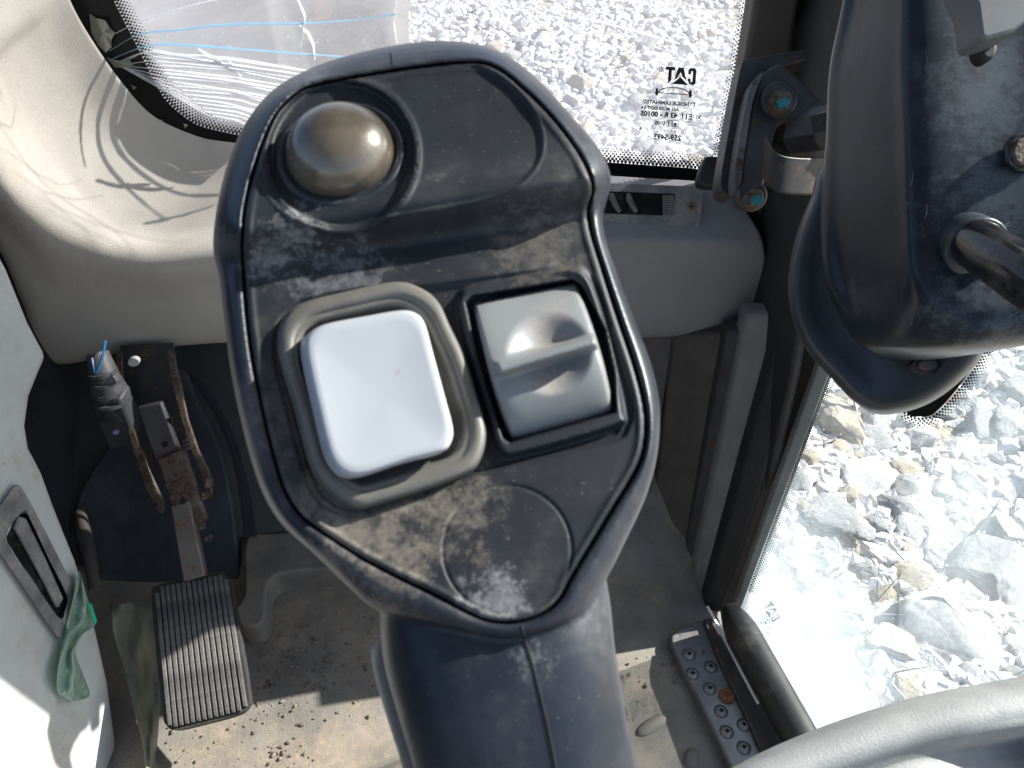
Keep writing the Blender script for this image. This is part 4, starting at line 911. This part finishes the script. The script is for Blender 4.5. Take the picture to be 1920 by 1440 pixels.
# raised rubber surround and white button
def pill(outline, n, hs, ctr):
    P = resample(outline, n); rings = []
    for s_, h, dx, dy in hs: rings.append([FP(*(ctr + (p - ctr) * s_ + np.array([dx, dy])), h) for p in P])
    return loft(rings)
cs = np.array([718., 738.])
hs = [(1.03, -22, -4, 3), (1.012, -6, -2, 2), (1.0, 14, 0, 0), (.99, 22, 0, 0), (.975, 26, 0, 0), (.93, 28, 0, 0), (.885, 28, 0, 0), (.872, 24, 0, 0), (.86, 22, -1, 1), (.84, 23, -2, 2), (.81, 20, -3, 2), (.78, -10, -4, 2)]
obj('button_surround', *pill(sur, 120, hs, cs), M['surround'], joy, sharp=0)
cw = np.array([712., 737.])
hs = [(.99, 0, -12, 7), (1.0, 30, -8, 5), (1.0, 52, -2, 1), (.993, 60, 0, 0), (.975, 66, 0, 0), (.94, 69, 0, 0), (.85, 68, 0, 0), (.6, 65, 0, 0), (.3, 63.5, 0, 0), (.05, 63, 0, 0)]
M['white'] = mat('white_button', (0.42, 0.43, 0.46), .34, var=.03, dust=(.36, .31, .25), damt=.12, dscale=60, dsharp=(.5, .8), spots=[spt(746, 697, 9, .8, (.3, .22, .15), 65), spt(600, 860, 60, .35, (.3, .26, .22), 65), spt(835, 620, 60, .3, (.3, .26, .22), 65)])
obj('white_button', *pill(wb, 140, hs, cw), M['white'], joy, sharp=0, origin=joy.location)
# rocker wheel: barrel with dished thumb rest and a fin across it
TL, TR, BR, BL = np.array([886., 570]), np.array([1080., 531]), np.array([1151., 770]), np.array([956., 822])
nu, nv = 90, 100; V = []; edge = []
def bilin(u, w_): return (TL * (1 - u) + TR * u) * (1 - w_) + (BL * (1 - u) + BR * u) * w_
for j in range(nv + 1):
    for i in range(nu + 1):
        u, w_ = i / nu, j / nv; p = bilin(u, w_)
        bow = math.sin(math.pi * w_); p = p + np.array([10 * bow * (u * 1.0) - 2 * bow, 0])
        h = -12 + 72 * bow ** .75
        h += 6 * (1 - abs(2 * u - 1) ** 8) - 6
        ex, ey = (p[0] - 1030) / 84, (p[1] - 662) / 80
        rr = math.hypot(ex, ey)
        if rr < 1: h -= 38 * (1 - rr ** 2) ** 1.5
        yl = 690 - (p[0] - 940) * .285                      # fin line
        df = (p[1] - yl); wd = 15 - 3 * u
        hf = 98 + 6 * u
        prof_ = math.exp(-(abs(df) / wd) ** 4)
        ends = float(sstep(0.0, .10, u)) * float(sstep(1.02, .97, u))
        h = h + max(0, hf - h) * prof_ * ends
        rim = min(u, 1 - u) * 190
        if rim < 7: h -= (7 - rim) ** 2 * .35
        V.append(FP(p[0], p[1], h))
n1 = nu + 1
Fc = [(j * n1 + i, j * n1 + i + 1, (j + 1) * n1 + i + 1, (j + 1) * n1 + i) for j in range(nv) for i in range(nu)]
bd = [i for i in range(n1)] + [j * n1 + nu for j in range(1, nv + 1)] + [nv * n1 + i for i in range(nu - 1, -1, -1)] + [j * n1 for j in range(nv - 1, 0, -1)]
b_ = len(V)
for i in bd: V.append(Vector(V[i]) - nrm * 75 * SPX + Vector((0, 0, 0)))
nb = len(bd)
for k in range(nb): Fc.append((bd[k], bd[(k + 1) % nb], b_ + (k + 1) % nb, b_ + k))
M['roller'] = mat('grey_switch', (0.205, 0.21, 0.215), .40, spec=.4, var=.07, dust=(.46, .36, .28), damt=.3, dscale=60, dsharp=(.5, .72), spots=[spt(1025, 625, 85, .7, (.40, .31, .24), 30), spt(1030, 715, 60, .6, (.40, .31, .24), 30)])
obj('rocker_wheel', V, Fc, M['roller'], joy, sharp=55, origin=joy.location)

# ---------------------------------------------------------------- outside
GZ = -1.25
V, Fc = [], []
n = 110
gx = np.sign(np.linspace(-1, 1, n)) * np.abs(np.linspace(-1, 1, n)) ** 2.2 * 120; gy = gx + 4
for x in gx:
    for y in gy:
        z = GZ + .10 * math.sin(x * 1.3 + 1) * math.sin(y * .9) + .05 * math.sin(x * 3.1) * math.cos(y * 2.7)
        V.append((x, y, z))
Fc = [(i * n + j, (i + 1) * n + j, (i + 1) * n + j + 1, i * n + j + 1) for i in range(n - 1) for j in range(n - 1)]
ground = setting(obj('ground', V, Fc, M['ground']))
def gz(x, y): return GZ + .10 * math.sin(x * 1.3 + 1) * math.sin(y * .9) + .05 * math.sin(x * 3.1) * math.cos(y * 2.7)
protos = []
for k in range(8):
    bm = bmesh.new()
    for _ in range(24):
        d_ = Vector((random.gauss(0, 1), random.gauss(0, 1), random.gauss(0, .9))).normalized() * random.uniform(.82, 1.06)
        bm.verts.new(d_)
    r_ = bmesh.ops.convex_hull(bm, input=bm.verts)
    bmesh.ops.delete(bm, geom=[g_ for g_ in r_['geom_interior'] if isinstance(g_, bmesh.types.BMVert)], context='VERTS')
    bmesh.ops.bevel(bm, geom=bm.edges[:], offset=.09, segments=2, affect='EDGES', profile=.6)
    bmesh.ops.triangulate(bm, faces=bm.faces[:]); bmesh.ops.subdivide_edges(bm, edges=bm.edges[:], cuts=2, use_grid_fill=True)
    for vv in bm.verts:
        q = vv.co * 1.9 + Vector((k * 7., 0, 0)); vv.co *= 1 + .10 * mnoise.noise(q) + .05 * mnoise.noise(q * 3.1) + .02 * mnoise.noise(q * 8)
    me = bpy.data.meshes.new('rock'); bm.to_mesh(me); bm.free(); me.polygons.foreach_set('use_smooth', [True] * len(me.polygons)); me.set_sharp_from_angle(angle=R_(28)); me.materials.append([M['rock'], M['rockgrey'], M['rockbuff']][k % 3]); protos.append(me)
rng = random.Random(5)
def place_rock(x, y, s_):
    o = bpy.data.objects.new('rock', rng.choice(protos)); COL.objects.link(o)
    o.scale = (s_ * rng.uniform(.8, 1.25), s_ * rng.uniform(.7, 1.1), s_ * rng.uniform(.5, .85)); o.rotation_euler = (rng.uniform(-.5, .5), rng.uniform(-.5, .5), rng.uniform(0, 6.28))
    o.location = (x, y, gz(x, y) + s_ * .15)
    if x > .9 and y < 3.2: return tag(o, 'pale broken limestone rock lying in the rubble below the side window', 'rock', 'limestone rocks below the side window')
    return tag(o, 'pale stone in the gravel seen through the front windscreen', 'rock', 'stones in the gravel ahead of the windscreen')
cnt = 0
# near rubble below the side window
placed = []
tries = 0
while cnt < 205 and tries < 9000:
    tries += 1
    px, py = rng.uniform(1380, 1960), rng.uniform(640, 1440)
    p = PZ(px, py, GZ); s_ = rng.choice([.05, .06, .07, .08, .10, .125]) * rng.uniform(.8, 1.2)
    if any((p.x - a) ** 2 + (p.y - b) ** 2 < ((s_ + c) * .62) ** 2 for a, b, c in placed): continue
    placed.append((p.x, p.y, s_)); place_rock(p.x, p.y, s_); cnt += 1

cnt2 = 0; tries = 0
while cnt2 < 92 and tries < 9000:
    tries += 1
    px, py = rng.uniform(740, 1400), rng.uniform(60, 330)
    p = PZ(px, py, GZ); s_ = rng.uniform(.07, .13)
    if any((p.x - a) ** 2 + (p.y - b) ** 2 < ((s_ + c) * .7) ** 2 for a, b, c in placed): continue
    placed.append((p.x, p.y, s_)); place_rock(p.x, p.y, s_); cnt2 += 1
# all the smaller stones: one mass
def stones(n, gen, name, lab):
    PV = [np.array([v.co[:] for v in m.vertices]) for m in protos]
    hull = []
    for k in range(6):
        bm = bmesh.new()
        for _ in range(18): bm.verts.new(Vector((rng.gauss(0, 1), rng.gauss(0, 1), rng.gauss(0, .9))).normalized() * rng.uniform(.8, 1.05))
        r_ = bmesh.ops.convex_hull(bm, input=bm.verts); bm.verts.index_update()
        hull.append((np.array([v.co[:] for v in bm.verts]), [tuple(v.index for v in f.verts) for f in bm.faces])); bm.free()
    VV = []; FF = []; base = 0
    for _ in range(n):
        x, y, s_ = gen(); P, Fq = rng.choice(hull); a = rng.uniform(0, 6.28); ca, sa = math.cos(a), math.sin(a)
        P = P * s_ * np.array([1, .85, .72]); P = np.stack([P[:, 0] * ca - P[:, 1] * sa, P[:, 0] * sa + P[:, 1] * ca, P[:, 2]], 1) + np.array([x, y, gz(x, y) + s_ * .2])
        VV.append(P); FF += [tuple(i + base for i in f) for f in Fq]; base += len(P)
    o = obj(name, np.vstack(VV), FF, M['rock'], smooth=False); o['kind'] = 'stuff'; o['label'] = lab; o['category'] = 'stones'; return o
def gnear():
    p = PZ(rng.uniform(1350, 1980), rng.uniform(560, 1450), GZ); return p.x, p.y, .012 + .05 * rng.random() ** 2.5
def gfar():
    p = PZ(rng.uniform(560, 1500), rng.uniform(-40, 345), GZ); return p.x, p.y, .02 + .055 * rng.random() ** 1.5
stones(6500, gnear, 'small_stones', 'small pale stones and grit between the rocks under the side window')
stones(12000, gfar, 'gravel', 'pale gravel field seen through the windscreen')
# machine parts outside, behind the cracked half
t = thing('digging_arm', 'grey brown steel machine arm standing outside behind the cracked glass', 'machine arm', PY(480, 100, 2.4))
v, f = prism([PY(x, y, 2.2) for x, y in [(180, -200), (742, -200), (744, 200), (700, 420), (180, 420)]], (0, .35, 0)); obj('arm_plate', v, f, M['machine'], t, bevel=.02)
v, f = prism([PY(x, y, 2.17) for x, y in [(585, -200), (632, -200), (622, 34), (590, 40)]], (0, .02, 0)); obj('orange_panel', v, f, M['machineorange'], t, bevel=.005)
v, f = prism([PY(x, y, 2.16) for x, y in [(400, -200), (548, -200), (560, 300), (420, 300)]], (0, .03, 0)); obj('arm_rib', v, f, M['machine'], t, bevel=.01)
